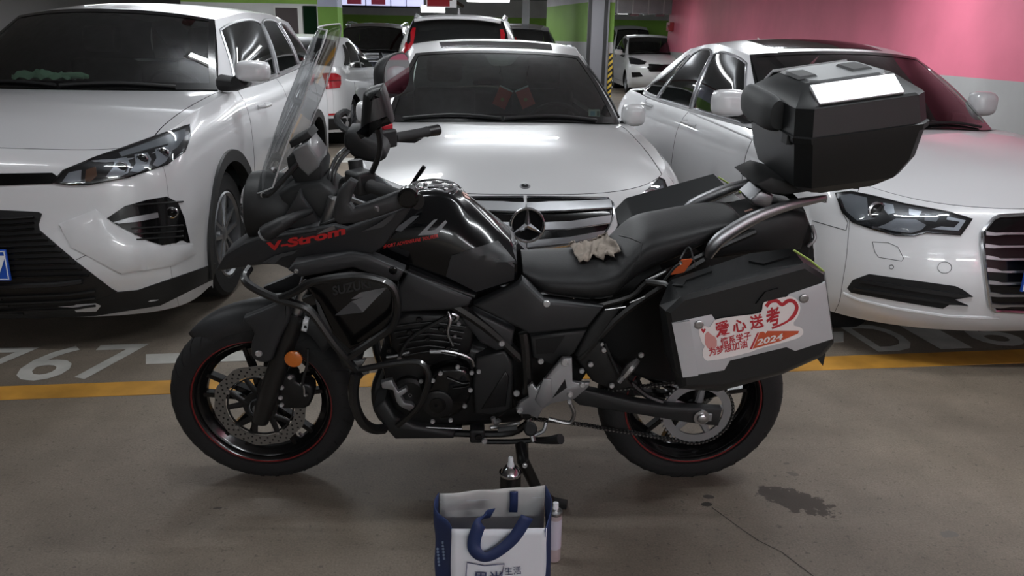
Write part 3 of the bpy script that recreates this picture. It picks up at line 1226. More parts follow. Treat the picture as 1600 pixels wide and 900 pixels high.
    def mirror(s, x, y, z, m=None, sc=(0.11, 0.07, 0.075), sides=(-1, 1), arm=0.035):
        for sg in sides:
            c = Vector((sg * x, y, z))
            mb = MB()
            rings = []
            for i in range(9):
                t = PI * (0.06 + 0.88 * i / 8)
                yy = -math.cos(t) * sc[1]
                k = math.sin(t) ** 0.6 if i < 6 else 0.97
                rings.append([c + Vector((sc[0] * k * math.copysign(abs(math.cos(a)) ** 0.6, math.cos(a)), min(yy, sc[1] * 0.5), sc[2] * k * math.copysign(abs(math.sin(a)) ** 0.6, math.sin(a)))) for a in [2 * PI * q / 20 for q in range(20)]])
            o = mb.rings(rings).build('wing_mirror', m or s.paint, s.root)
            MB().tube([c + Vector((-sg * sc[0] * 0.5, 0.01, -sc[2] * 0.7)), c + Vector((-sg * sc[0] * 1.1, 0.03, -sc[2] * 1.2)), c + Vector((-sg * (sc[0] * 1.1 + 0.09), 0.05, -sc[2] * 1.15))], [arm, arm * .85, arm], 10, flat=1.3).build('mirror_arm', M['black_trim'], o)
            MB().box((c.x - sc[0] * 0.85, c.y + sc[1] * 0.5, c.z - sc[2] * 0.85), (c.x + sc[0] * 0.85, c.y + sc[1] * 0.52, c.z + sc[2] * 0.85)).build('mirror_glass', M['chrome'], o, smooth=False)

    def interior(s, wheel_x=0.37):
        sp = s.sp
        yc = s.cowl(0)
        zc = s.zt(sp['ya'])
        mb = MB()
        prof = [(yc + 0.06, zc + 0.0), (yc + 0.35, zc + 0.03), (yc + 0.55, zc - 0.0), (yc + 0.62, zc - 0.12), (yc + 0.55, zc - 0.35)]
        xw = sp['xa'] * 0.97
        mb.grid([[Vector((x, y + 0.18 * (x / xw) ** 2, z)) for y, z in prof] for x in [xw * (2 * i / 16 - 1) for i in range(17)]])
        mb.build('dashboard', M['dash'], s.root)
        for sg in (-1, 1):
            y, z = sp['ya'] + 0.95, zc - 0.55
            mb = MB()
            mb.box((sg * 0.37 - 0.24, y - 0.45, z), (sg * 0.37 + 0.24, y + 0.05, z + 0.16))
            mb.box((sg * 0.37 - 0.23, y, z + 0.1), (sg * 0.37 + 0.23, y + 0.14, z + 0.72), rot=(-0.2, 0, 0), c=(0, y, z))
            mb.box((sg * 0.37 - 0.13, y + 0.14, z + 0.74), (sg * 0.37 + 0.13, y + 0.23, z + 0.92))
            mb.build('front_seat', M['seat_cloth'], s.root, bevel=0.04, seg=3)
        y = sp['ya'] + 1.95
        MB().box((-0.62, y, zc - 0.5), (0.62, y + 0.16, zc + 0.1)).build('rear_seat', M['seat_cloth'], s.root, bevel=0.05, seg=3)
        c = Vector((wheel_x, yc + 0.70, zc - 0.06))
        ax = Vector((0, 0.88, 0.45)).normalized()
        mb = MB()
        up = Vector((0, -0.45, 0.88))
        mb.tube([c + 0.185 * (math.cos(a) * Vector((1, 0, 0)) + math.sin(a) * up) for a in [2 * PI * i / 28 for i in range(29)]], 0.015, 8, caps=False)
        for a in (0.0, PI, -PI / 2):
            mb.tube([c, c + 0.18 * (math.cos(a) * Vector((1, 0, 0)) + math.sin(a) * up)], [0.03, 0.018], 6)
        mb.lathe([(0.001, 0.03), (0.06, 0.02), (0.07, -0.02)], c, ax, 16)
        mb.build('steering_wheel', M['black_trim'], s.root)
        p = s.wsp(0.0, 0.80, 0)
        MB().box((p.x - 0.12, p.y + 0.06, p.z - 0.07), (p.x + 0.12, p.y + 0.09, p.z)).build('interior_mirror', M['black_trim'], s.root, bevel=0.02)


M['dark_glass_opaque'] = mat('dark_side_glass', rgb(20, 22, 22), 0.04, spec=0.6)
M['roof_lining'] = mat('roof_lining', rgb(90, 88, 84), 0.9)


def plate(car, c, n_ang, chars, w=0.44, h=0.14, side=1, label=None):
    """Blue number plate: c is its centre in the car's axes; chars sit on it as raised white strokes."""
    b = MB().box((c[0] - w / 2, c[1] - 0.006, c[2] - h / 2), (c[0] + w / 2, c[1] + 0.006, c[2] + h / 2)).build('number_plate', M['plate_blue'], car.root, bevel=0.003)
    f = -1 if side > 0 else 1
    MB().box((c[0] - w / 2 + 0.006, c[1] + f * 0.0075, c[2] - h / 2 + 0.005), (c[0] + w / 2 - 0.006, c[1] + f * 0.006, c[2] - h / 2 + 0.009)).box(
        (c[0] - w / 2 + 0.006, c[1] + f * 0.0075, c[2] + h / 2 - 0.009), (c[0] + w / 2 - 0.006, c[1] + f * 0.006, c[2] + h / 2 - 0.005)).box(
        (c[0] - w / 2 + 0.005, c[1] + f * 0.0075, c[2] - h / 2 + 0.005), (c[0] - w / 2 + 0.009, c[1] + f * 0.006, c[2] + h / 2 - 0.005)).box(
        (c[0] + w / 2 - 0.009, c[1] + f * 0.0075, c[2] - h / 2 + 0.005), (c[0] + w / 2 - 0.005, c[1] + f * 0.006, c[2] + h / 2 - 0.005)).build('plate_border', M['plate_white'], b, smooth=False)
    mb = MB()
    for ch, x in chars:
        vs, fs = text_mesh(ch, 0.125 if ord(ch) < 256 else 0.085, 0.003)
        x0 = min(v.x for v in vs)
        y0, y1 = min(v.y for v in vs), max(v.y for v in vs)
        mb.add([Vector((c[0] + x + (v.x - x0), c[1] + f * 0.0085, c[2] - 0.045 + (v.y - y0) / (y1 - y0) * 0.09)) for v in vs], fs)
    mb.build('plate_lettering', M['plate_white'], b, smooth=False)
    return b
# ------------------------------------------------------------------ white SUV
def sedan(**k):
    d = dict(L=4.6, W=0.885, n=2.7, nr=2.5, Dr=0.6, res=1.0,
             wprof=[(0, .955), (.12, .985), (.35, 1), (.6, .992), (.8, .975), (.92, .94), (1, .89)],
             y0=[(0, .12), (.2, .02), (.5, 0), (.8, .03), (.93, .07), (1, .13)], D=[(0, .72), (1, .72)],
             y0r=[(0, .10), (.25, 0), (.6, .02), (.9, .07), (1, .12)],
             zt=[(0, .70), (.15, .735), (.5, .83), (1.0, .91), (1.5, .95), (2.5, .95), (3.5, .97), (4.0, .98), (4.58, .93)],
             crown=[(0, .04), (.6, .07), (1.2, .06), (1.6, .02), (3.6, .02), (4.2, .05), (4.6, .04)],
             zb=[(0, .20), (.8, .18), (3.6, .18), (4.6, .24)],
             yf=.80, yr=3.56, R=.315, tw=.225, arch=1.14,
             xa=.73, ya=1.58, bow=.36, xc=.66, yc=3.95, bowc=.12,
             yh=2.30, yr2=3.25, bowh=.10, bowr=.06, rcrown=.045,
             xr=[(2.2, .555), (2.7, .60), (3.3, .565)], zr=[(2.2, 1.33), (2.75, 1.405), (3.3, 1.36)])
    d.update(k)
    return d


def body_panels(c, hx=0.86, pb=0.72, doors=((1.22, 1.56), (1.56, 1.86)), pq=2.35, boot=True, nv=14):
    """Bumper, wings, doors, quarters and tail cut from one body surface along its shut lines."""
    c.panel('front_bumper', -pb, pb, 0, 1, 60, nv + 6, arch=True)
    for sg in (1, -1):
        o = lambda a, b: (a, b) if sg > 0 else (-b, -a)
        c.panel('front_wing', *o(pb, 1 + doors[0][0] - 1), 0, 1, 44, nv + 4, arch=True)
        c.panel('front_door', *o(*doors[0]), 0.16, 1, 16, nv)
        c.panel('rear_door', *o(*doors[1]), 0.16, 1, 16, nv, arch=True)
        c.panel('sill', *o(doors[0][0], doors[1][1]), 0, 0.16, 30, 4)
        c.panel('rear_quarter', *o(doors[1][1], pq), 0, 1, 44, nv + 4, arch=True)
    g = [[c.pt(lerp(pq, 3, i / 20) if q else 0, 0) for q in (1,)] for i in range(1)]
    n = 24
    rows = [lerp(pq + .0012, 3.0, i / n) for i in range(n + 1)] + [-lerp(3.0, pq + .0012, i / n) for i in range(1, n + 1)]
    c._out([[c.pt(p, j / (nv + 2)) for j in range(nv + 3)] for p in rows], 'rear_bumper', c.paint)
    if boot:
        c.deck()


suv = Car('white_suv', (-2.451, 3.359), 3.2, dict(
    L=4.665, W=.9275, n=3.9, nr=3.0, Dr=.5, res=1.0,
    wprof=[(0, .95), (.1, .975), (.3, .985), (.55, 1), (.8, .99), (.93, .955), (1, .90)],
    y0=[(0, .14), (.12, .05), (.35, 0), (.6, .03), (.85, .05), (.95, .08), (1, .14)], D=[(0, .50), (.6, .54), (1, .58)],
    y0r=[(0, .06), (.25, 0), (.6, .03), (1, .12)],
    zt=[(0, .885), (.2, .925), (.5, 1.015), (.9, 1.075), (1.45, 1.12), (2.2, 1.13), (3.2, 1.17), (4.2, 1.22), (4.66, 1.20)],
    crown=[(0, .035), (.3, .055), (.9, .05), (1.4, .025), (3.5, .02), (4.6, .02)],
    zb=[(0, .165), (.9, .17), (3.8, .22), (4.66, .28)],
    yf=1.03, yr=3.66, R=.36, tw=.235, arch=1.16,
    xa=.755, ya=1.49, bow=.30, xc=.70, yc=4.42, bowc=.05,
    yh=2.03, yr2=4.22, bowh=.14, bowr=.05, rcrown=.05,
    xr=[(2.0, .61), (2.8, .655), (4.2, .61)], zr=[(2.0, 1.535), (2.7, 1.60), (3.4, 1.605), (4.2, 1.56)],
    sbulge=.03, rwb=.02, far=3.7), M['white_paint'])
tag(suv.root, 'big white crossover with black wheel arch trim and a large dark grille', 'car')
suv.shell()
body_panels(suv, pb=0.70, doors=((1.27, 1.58), (1.58, 1.90)), pq=2.30)
suv.hood(0.93)
suv.greenhouse([(.055, .41, .02, .385, .06, .90, .06), (.44, .69, .415, .66, .06, .90, .06), (.71, .90, .685, .80, .08, .86, .1)], frame=M['satin_silver'])
suv.wheels('five')
suv.arch_trim((1.03, 3.66), M['black_trim'], wd=.06)
suv.interior()
suv.bvh()

# ------------------------------------------------------------------ white saloon behind the motorcycle
merc = Car('white_saloon', (.061, 3.471), 4.8, sedan(L=4.58, W=.885, far=3.9), M['white_paint2'])
tag(merc.root, 'white saloon with chrome three-pointed star grille directly behind the motorcycle', 'car')
merc.shell()
body_panels(merc, doors=((1.20, 1.55), (1.55, 1.87)))
merc.hood(0.90)
merc.greenhouse([(.06, .42, .03, .40, .08, .88, .08), (.45, .74, .43, .70, .08, .88, .08), (.76, .90, .72, .84, .12, .82, .2)], frame=M['black_trim'])
merc.wheels('five')
merc.interior(.36)
merc.bvh()

# ------------------------------------------------------------------ white saloon beside the pink wall
audi = Car('white_executive_saloon', (2.491, 3.421), 8.2, sedan(
    L=4.915, W=.937, n=2.6, far=4.0, Dr=.62,
    y0=[(0, .10), (.15, .02), (.4, 0), (.8, .05), (.93, .08), (1, .12)], D=[(0, .74), (1, .76)],
    zt=[(0, .69), (.15, .72), (.5, .815), (1.0, .90), (1.55, .955), (2.5, .965), (3.6, .985), (4.2, 1.02), (4.9, .99)],
    crown=[(0, .05), (.6, .085), (1.2, .07), (1.6, .02), (3.9, .02), (4.5, .05), (4.9, .04)],
    yf=.91, yr=3.82, R=.335, xa=.75, ya=1.60, bow=.34, xc=.68, yc=4.25, yh=2.28, yr2=3.50, bowh=.10,
    xr=[(2.2, .60), (2.8, .635), (3.5, .585)], zr=[(2.2, 1.37), (2.85, 1.445), (3.5, 1.40)], rcrown=.045), M['white_paint'])
tag(audi.root, 'white saloon with slatted single-frame grille beside the pink wall', 'car')
audi.shell()
body_panels(audi, doors=((1.20, 1.56), (1.56, 1.87)))
audi.hood(0.92)
audi.greenhouse([(.05, .40, .025, .37, .06, .92, .06), (.43, .72, .40, .70, .06, .92, .08), (.745, .93, .725, .80, .08, .84, .3)], frame=M['chrome'])
audi.wheels('ten')
audi.interior(.38)
audi.bvh()
# ------------------------------------------------------------------ lamps, grilles, trim of the three near cars
M['shut_line'] = mat('shut_line', rgb(70, 70, 72), 0.7)
M['amber'] = mat('amber_lens', rgb(200, 110, 40), 0.25, coat=0.4)
M['amber_dull'] = mat('amber_dull', rgb(120, 84, 62), 0.3)
M['grey_lens'] = mat('grey_lens', rgb(150, 153, 156), 0.25, coat=0.6)
M['sticker'] = mat('sticker_pale', rgb(190, 205, 200), 0.5)


def projector(car, px, py, r, heads, off=0.004, dx=0.0):
    """Round lamp: bright bezel and dark glassy centre, on both sides."""
    h, n = car.spot(px, py, off)
    n = Vector((0.15 if h.x > 0 else -0.15, -1, 0.08)).normalized()
    for i, sg in enumerate((1, -1)):
        c = Vector((sg * h.x, h.y, h.z))
        a = Vector((sg * n.x, n.y, n.z))
        o = MB().lathe([(r * 1.25, -0.004), (r * 1.2, 0.006), (r, 0.008), (r * 0.9, 0.0)], c, a, 20).build('projector', M['chrome'], heads[i])
        MB().lathe([(r * 0.93, 0.002), (r * 0.7, 0.006), (0.001, 0.009)], c, a, 18).build('projector_lens', M['gloss_black'], heads[i])


def headlamp(car, outline, pieces, projs, lens=True):
    hs = car.decal('headlamp', outline, M['lamp_dark'], 0.003, 0.03)
    for poly, m in pieces:
        car.decal('reflector', poly, m, 0.007, 0.01, parent=hs, sp=9)
    for px, py, r in projs:
        projector(car, px, py, r, hs)
    if lens:
        car.decal('lamp_lens', outline, M['lens'], 0.012, 0.001, parent=hs, dome=0.006)
    car.line('lamp_seal', outline, 0.004, M['gloss_black'], 0.006, closed=True, parent=hs)
    return hs


# ---- SUV
C_ = suv
headlamp(C_, [(83, 285), (100, 267), (150, 247), (187, 235), (240, 216), (295, 196), (295, 215), (287, 237), (260, 257), (200, 277), (140, 288), (110, 289)],
         [([(186, 240), (240, 221), (289, 202), (288, 214), (276, 231), (262, 240), (262, 226), (225, 236), (190, 246)], M['grey_lens']),
          ([(98, 284), (108, 270), (128, 266), (127, 283), (112, 286)], M['lamp_silver']),
          ([(166, 276), (177, 262), (180, 250), (198, 247), (204, 258), (200, 271), (184, 278)], M['lamp_silver']),
          ([(203, 268), (212, 256), (210, 243), (230, 240), (236, 250), (231, 262), (216, 270)], M['lamp_silver']),
          ([(238, 258), (244, 248), (242, 235), (262, 229), (266, 240), (258, 253), (246, 261)], M['lamp_silver']),
          ([(133, 283), (135, 266), (150, 261), (152, 275), (142, 284)], M['amber_dull'])],
         [(190, 262, .022), (222, 250, .022), (254, 240, .022)])
C_.decal('upper_grille', [(-110, 273), (82, 270), (92, 277), (83, 287), (0, 290), (-110, 294)], M['gloss_black'], 0.004, 0.02)
og = C_.decal('lower_grille', [(-110, 328), (0, 328), (60, 331), (66, 334), (61, 350), (62, 359), (118, 407), (175, 451), (183, 455), (150, 470), (0, 478), (-110, 480)], M['black_trim'], 0.004, 0.02)
for k, y in enumerate((340, 349, 358, 367, 376, 385, 394, 403, 412, 421, 430)):
    xr_ = 60 if y < 360 else 62 + (y - 359) * 1.17
    C_.line('grille_bar', [(-105, y + 3), (20, y + 2), (xr_ - 5, y - 1)], 0.0055, M['gloss_black'], 0.012, parent=og, flat=0.7)
C_.line('grille_lip', [(-110, 449), (0, 446), (90, 443), (130, 438)], 0.012, M['black_trim'], 0.012, flat=0.6)
C_.decal('lower_valance', [(-110, 480), (0, 478), (150, 468), (183, 456), (215, 453), (337, 411), (332, 436), (250, 476), (150, 492), (0, 499), (-110, 502)], M['black_trim'], 0.006, 0.02)
for y in (462, 472, 484):
    C_.line('valance_bar', [(-110, y + 3), (0, y), (110, y - 4), (150, y - 9)], 0.006, M['black_trim'], 0.012)
fg = C_.decal('fog_lamp_bay', [(167, 341), (195, 322), (230, 312), (260, 307), (277, 316), (287, 340), (296, 379), (270, 380), (253, 383), (233, 377), (190, 356)], M['gloss_black'], 0.004, 0.02)
C_.decal('chrome_blade', [(177, 347), (205, 339), (245, 332), (246, 340), (215, 346), (186, 349)], M['satin_silver'], 0.014, 0.012, parent=fg, sp=7)
for y in (320, 357, 366, 374):
    C_.line('bay_slat', [(200 + abs(y - 345) * .45, y), (284, y - 5)], 0.004, M['black_trim'], 0.008, parent=fg)
projector(C_, 266, 332, .022, fg, 0.012)
C_.line('tow_cover_seam', [(119, 406), (140, 396), (165, 390), (180, 395), (200, 410), (199, 417), (188, 428)], 0.0014, M['shut_line'], 0.0005)
C_.decal('bumper_blade', [(92, 350), (150, 327), (165, 341), (190, 358), (233, 379), (253, 385), (300, 381), (305, 397), (270, 415), (190, 427), (112, 386)], C_.paint, .006, .012, dome=.012, sp=11)
C_.mirror(.985, 1.42, 1.245, sc=(.10, .08, .062), arm=.05)
for py_, xx, pz in ((165, 408, 0), (121, 490, 0)):
    h, n = C_.spot(xx, py_)
    for sg in (1, -1):
        MB().tube([(sg * (h.x + 0.005), h.y - .1, h.z), (sg * (h.x + .04), h.y - .07, h.z + .003), (sg * (h.x + .04), h.y + .07, h.z + .003), (sg * (h.x + .005), h.y + .1, h.z)], [.012, .015, .015, .012], 8).build('door_handle', C_.paint, C_.root)
plate(C_, (.03, -.035, .472), 0, [('京', -.205), ('A', -.12), ('7', .155), ('6', .095), ('4', .035), ('5', -.025)])
C_.decal('parking_sticker', [(243, 131), (257, 131), (257, 136), (243, 136)], M['sticker'], -0.006, 0.001, mirror=False, tree=BVHTree.FromPolygons(*C_.ws), sp=6)
# folded cloth on its dashboard
p = C_.root.matrix_world
h = Vector((-.30, 1.62, 1.165))
g = empty('dash_cloth', (C_.inv.inverted() @ h))
g.rotation_euler = (0, 0, math.radians(4))
tag(g, 'folded pale green cloth lying on the dashboard of the big crossover', 'cloth')
mb = MB()
random.seed(5)
rows = []
for i in range(15):
    x = -.17 + .34 * i / 14
    hh = .045 * math.sin(PI * min(1, (i + .6) / 15.2)) ** .4 * (1 + .25 * math.sin(i * 1.3)) * (1.0 if i < 9 else .7)
    ww = .06 * (1 + .15 * math.sin(i * .9))
    rows.append([Vector((x, ww * math.cos(a), max(0, hh * math.sin(a)) + .01 * math.sin(i * 2 + a * 3) + .012)) for a in [2 * PI * q / 12 for q in range(12)]])
mb.rings(rows).build('cloth_body', mat('pale_green_cloth', rgb(205, 236, 214), 0.9, bump=.3), g)
for x, y in ((.19, -.02), (.2, .015), (.19, .045)):
    MB().tube([(x - .08, y, .025), (x, y, .03), (x + .04, y + .004, .02)], [.02, .018, .012], 8).build('cloth_fold', bpy.data.materials['pale_green_cloth'], g)

# ---- saloon with the star
C_ = merc
gp = [(823, 309), (949, 311), (957, 319), (958, 337), (950, 355), (941, 369), (930, 374), (880, 384), (823, 391)]
og = C_.decal('grille', gp, M['gloss_black'], 0.003, 0.03)
C_.line('grille_frame', gp[:], 0.006, M['chrome'], 0.006, parent=og)
for poly in ([(823, 319), (890, 318), (953, 315), (955, 327), (890, 331), (823, 333)], [(823, 349), (890, 346), (954, 337), (951, 349), (890, 358), (823, 361)], [(823, 376), (890, 370), (944, 360), (939, 369), (890, 380), (823, 387)]):
    C_.decal('grille_louvre', poly, M['satin_silver'], 0.016, 0.02, parent=og)
    C_.line('louvre_edge', [poly[5], poly[4], poly[3]], 0.0035, M['chrome'], 0.017, parent=og)
h, n = C_.spot(823, 349, 0.0)
h.y -= 0.035
ax = Vector((0, -1, .08)).normalized()
em = MB().lathe([(.068, -.05), (.068, .0), (.001, .0)], h, ax, 32).build('star_emblem', M['gloss_black'], C_.root)
mb = MB()
up = Vector((0, .08, 1)).normalized()
mb.tube([h + ax * .004 + .074 * (math.cos(a) * Vector((1, 0, 0)) + math.sin(a) * up) for a in [2 * PI * i / 40 for i in range(41)]], .0062, 8, caps=False)
mb.build('star_ring', M['chrome'], em)
for k in range(3):
    a = PI / 2 + k * 2 * PI / 3
    u = math.cos(a) * Vector((1, 0, 0)) + math.sin(a) * up
    v = -math.sin(a) * Vector((1, 0, 0)) + math.cos(a) * up
    c = h + ax * .003
    MB().add([c - v * .017 - u * .010, c + v * .017 - u * .010, c + u * .074 + v * .003, c + u * .074 - v * .003, c + ax * .014, c + u * .074 + ax * .004],
             [(0, 4, 5, 3), (4, 1, 2, 5), (0, 1, 4), (0, 3, 2, 1)]).build('star_point', M['chrome'], em, smooth=False)
h, n = C_.spot(820, 291, 0.0)
mb = MB().lathe([(.026, -.002), (.025, .003), (.018, .005), (.001, .005)], h, n, 24)
e2 = mb.build('hood_badge', M['satin_silver'], C_.root)
MB().lathe([(.017, .0052), (.001, .0056)], h, n, 20).build('badge_face', M['lamp_dark'], e2)
MB().box(h + Vector((-.008, -.004, .0055)), h + Vector((.008, .004, .0065))).build('badge_mark', M['chrome'], e2, smooth=False)
hl = [(1029, 279), (1037, 283), (1042, 298), (1044, 315), (1040, 345), (1000, 385), (955, 388), (959, 368), (976, 326), (999, 312), (1016, 293)]
headlamp(C_, hl, [([(1003, 315), (1022, 300), (1034, 290), (1039, 302), (1036, 322), (1018, 318)], M['grey_lens']), ([(972, 345), (984, 330), (1010, 326), (1024, 336), (1010, 358), (984, 365), (968, 366)], M['lamp_silver'])],
         [(1016, 314, .045)])
C_.decal('lower_intake', [(823, 428), (905, 425), (935, 432), (918, 452), (880, 458), (823, 460)], M['inner_black'], .004, .02)
C_.line('intake_bar', [(823, 443), (880, 441), (925, 440)], .006, M['black_trim'], .01)
C_.mirror(.845, 1.70, 1.0, sc=(.075, .07, .07))
wt = BVHTree.FromPolygons(*C_.ws)
C_.decal('sensor_panel', [(757, 85), (812, 85), (800, 99), (790, 102), (772, 102), (765, 98)], M['lamp_dark'], -0.004, 0.002, mirror=False, tree=wt, sp=8)
st = C_.decal('inspection_sticker', [(920, 170), (938, 170), (938, 182), (920, 182)], M['sticker'], -0.004, 0.001, mirror=False, tree=wt, sp=6)
C_.decal('sticker_print', [(923, 173), (930, 173), (930, 180), (923, 180)], mat('sticker_blue', rgb(120, 165, 190), .5), -0.003, 0.001, mirror=False, tree=wt, sp=6, parent=st)
C_.decal('sticker_print', [(933, 173), (937, 173), (937, 180), (933, 180)], mat('sticker_dark', rgb(50, 80, 70), .5), -0.003, 0.001, mirror=False, tree=wt, sp=6, parent=st)
sr = MB()
sr.grid([[C_.roofpt(t, u) + Vector((0, 0, .003)) for u in (.10, .17, .24, .31)] for t in [-.68 + 1.36 * i / 14 for i in range(15)]])
sr.build('sunroof', M['dark_side'] if 'dark_side' in M else M['dark_glass_opaque'], C_.root)
# two red packets hanging behind the windscreen
M['packet_red'] = mat('packet_red', rgb(225, 78, 66), 0.6)
for i, (px, py, tilt) in enumerate(((785, 153, 0.42), (821, 153, -0.42))):
    w_ = on_plane(px, py, C_.inv.inverted() @ Vector((0, 1.80, 0)), C_.inv.inverted().to_3x3() @ Vector((0, 1, 0)))
    g = empty('red_packet', w_, math.radians(4.8))
    tag(g, ('red paper packet with white top behind the windscreen, on the passenger side' if i == 0 else 'red paper packet with white top behind the windscreen, before the steering wheel'), 'packet', 'red packets in the star saloon')
    MB().box((-.045, -.004, -.06), (.045, .004, .06), rot=(0, tilt, 0), c=(0, 0, 0)).build('paper', M['packet_red'], g, bevel=.003)
    MB().box((-.047, -.005, .058), (.047, .005, .068), rot=(0, tilt, 0), c=(0, 0, 0)).build('white_edge', M['plate_white'], g)
    MB().tube([(0.0, 0, .06), (0, 0.01, .12), (.02 if tilt < 0 else -.02, 0.03, .2)], .002, 5).build('cord', M['black_trim'], g)
    MB().lathe([(.012, -.0055), (.001, -.0056)], (0, 0, -.01), (0, 1, 0), 12).build('gold_print', mat('gold_print', rgb(190, 150, 90), .4, .5), g)

# ---- saloon by the pink wall
C_ = audi
headlamp(C_, [(1307, 303), (1330, 300), (1370, 309), (1413, 320), (1483, 333), (1518, 343), (1500, 367), (1447, 363), (1427, 368), (1400, 367), (1365, 358), (1333, 347), (1317, 330)],
         [([(1313, 306), (1330, 304), (1355, 310), (1357, 330), (1366, 343), (1340, 345), (1323, 330)], M['grey_lens']),
          ([(1385, 350), (1400, 342), (1430, 343), (1447, 352), (1440, 359), (1425, 364), (1400, 362), (1372, 355)], M['lamp_silver']),
          ([(1480, 339), (1508, 345), (1497, 361), (1455, 358), (1470, 354), (1490, 356), (1499, 347), (1478, 344)], M['plate_white']),
          ([(1420, 327), (1440, 331), (1436, 338), (1420, 336)], M['lamp_silver']), ([(1445, 335), (1468, 339), (1462, 347), (1444, 345)], M['grey_lens']),
          ([(1380, 318), (1396, 321), (1398, 333), (1388, 336), (1382, 328)], M['lamp_silver'])],
         [(1371, 330, .034)])
gp = [(1690, 333), (1600, 337), (1560, 339), (1550, 343), (1533, 363), (1533, 383), (1539, 430), (1545, 474), (1553, 485), (1600, 487), (1664, 489)]
og = C_.decal('grille', gp, M['gloss_black'], 0.003, 0.03)
C_.line('grille_frame', gp, 0.009, M['chrome'], 0.008, parent=og, flat=.8)
for xl, y0_, y1_ in ((1538, 363, 364), (1537, 382, 384), (1538, 400, 404), (1540, 419, 423), (1542, 438, 441), (1543, 456, 459), (1546, 473, 474)):
    C_.decal('grille_slat', [(xl, y0_ - 1), (xl + 14, y0_ + 1), (xl + 22, y1_), (1690, y1_ - 1), (1690, y1_ + 2), (xl + 30, y1_ + 3), (xl + 14, y0_ + 6), (xl, y0_ + 5)], M['satin_silver'], 0.017, 0.014, parent=og, sp=10)
fg = C_.decal('lower_vent', [(1324, 450), (1333, 437), (1358, 428), (1420, 437), (1493, 447), (1504, 452), (1520, 463), (1492, 468), (1513, 477), (1483, 476), (1473, 482), (1400, 470), (1330, 457)], M['inner_black'], 0.003, 0.02, sp=9)
C_.decal('vent_slat', [(1345, 437), (1420, 447), (1500, 459), (1519, 463), (1492, 464), (1420, 453), (1344, 441)], M['lamp_dark'], 0.010, 0.012, parent=fg, sp=8)
C_.decal('vent_slat', [(1335, 449), (1400, 458), (1480, 470), (1512, 477), (1484, 474), (1400, 463), (1335, 452)], M['lamp_dark'], 0.010, 0.012, parent=fg, sp=8)
C_.line('washer_cover_seam', [(1363, 378), (1387, 379), (1403, 386), (1412, 404), (1409, 408), (1373, 402), (1367, 394)], 0.0013, M['shut_line'], 0.0005, closed=True)
C_.line('tow_cover_seam', [(1476 + 11 * math.cos(a), 418 + 9 * math.sin(a)) for a in [2 * PI * i / 18 for i in range(18)]], 0.0013, M['shut_line'], 0.0005, closed=True)
C_.line('parking_sensor', [(1393 + 3.4 * math.cos(a), 417 + 3.2 * math.sin(a)) for a in [2 * PI * i / 12 for i in range(12)]], 0.0015, M['shut_line'], 0.001, closed=True)
C_.line('bumper_lip', [(1318, 458), (1340, 468), (1400, 482), (1480, 494), (1560, 497)], 0.008, C_.paint, 0.0)
C_.line('shut_line', [(1270, 345), (1322, 360), (1325, 348), (1316, 332)], 0.0018, M['shut_line'], 0.0005)
C_.mirror(1.0, 1.60, 1.115, sc=(.105, .08, .08), sides=(-1,))
C_.mirror(.885, 1.90, 1.10, sc=(.085, .08, .08), sides=(1,))
for px_, py_ in ((1015, 163), (1080, 192)):
    h, n = C_.spot(px_, py_)
    for sg in (1, -1):
        MB().tube([(sg * (h.x - 0.005), h.y - .1, h.z - .01), (sg * (h.x - .04), h.y - .07, h.z), (sg * (h.x - .04), h.y + .07, h.z), (sg * (h.x - .005), h.y + .1, h.z + .01)], [.012, .015, .015, .012], 8).build('door_handle', C_.paint, C_.root)
C_.line('side_crease', [(1010, 150), (1070, 172), (1170, 215), (1260, 262)], 0.006, C_.paint, 0.0)
plate(C_, (-.05, -.04, .508), 0, [('京', -.205), ('N', -.115), ('8', -.02), ('1', .05), ('6', .1), ('5', .155)])
sr = MB()
sr.grid([[C_.roofpt(t, u) + Vector((0, 0, .003)) for u in (.10, .2, .3, .42)] for t in [-.66 + 1.32 * i / 14 for i in range(15)]])
sr.build('sunroof', M['dark_glass_opaque'], C_.root)
MB().tube([C_.roofpt(0, .93) + Vector((0, -.05, 0)), C_.roofpt(0, .95) + Vector((0, .03, .05))], [.022, .006], 6, flat=.4).build('roof_antenna', C_.paint, C_.root)
wt = BVHTree.FromPolygons(*C_.ws)

# ------------------------------------------------------------------ cars parked beyond
def far_car(name, label, loc, yaw, sp, paint, win, hx=.9, body=None, wst='five', glassm=None):
    c = Car(name, loc, yaw, sp, paint)
    tag(c.root, label, 'car')
    c.shell()
    body_panels(c, nv=8)
    c.hood(hx)
    c.greenhouse(win, frame=None, glassm=glassm)
    c.wheels(wst)
    c.bvh()
    return c


W4 = [(.06, .42, .03, .40, .08, .88, .08), (.45, .74, .43, .70, .08, .88, .08), (.76, .90, .72, .84, .12, .82, .2)]
rg = dict(res=.6, rear_glass=M['dark_glass_opaque'])
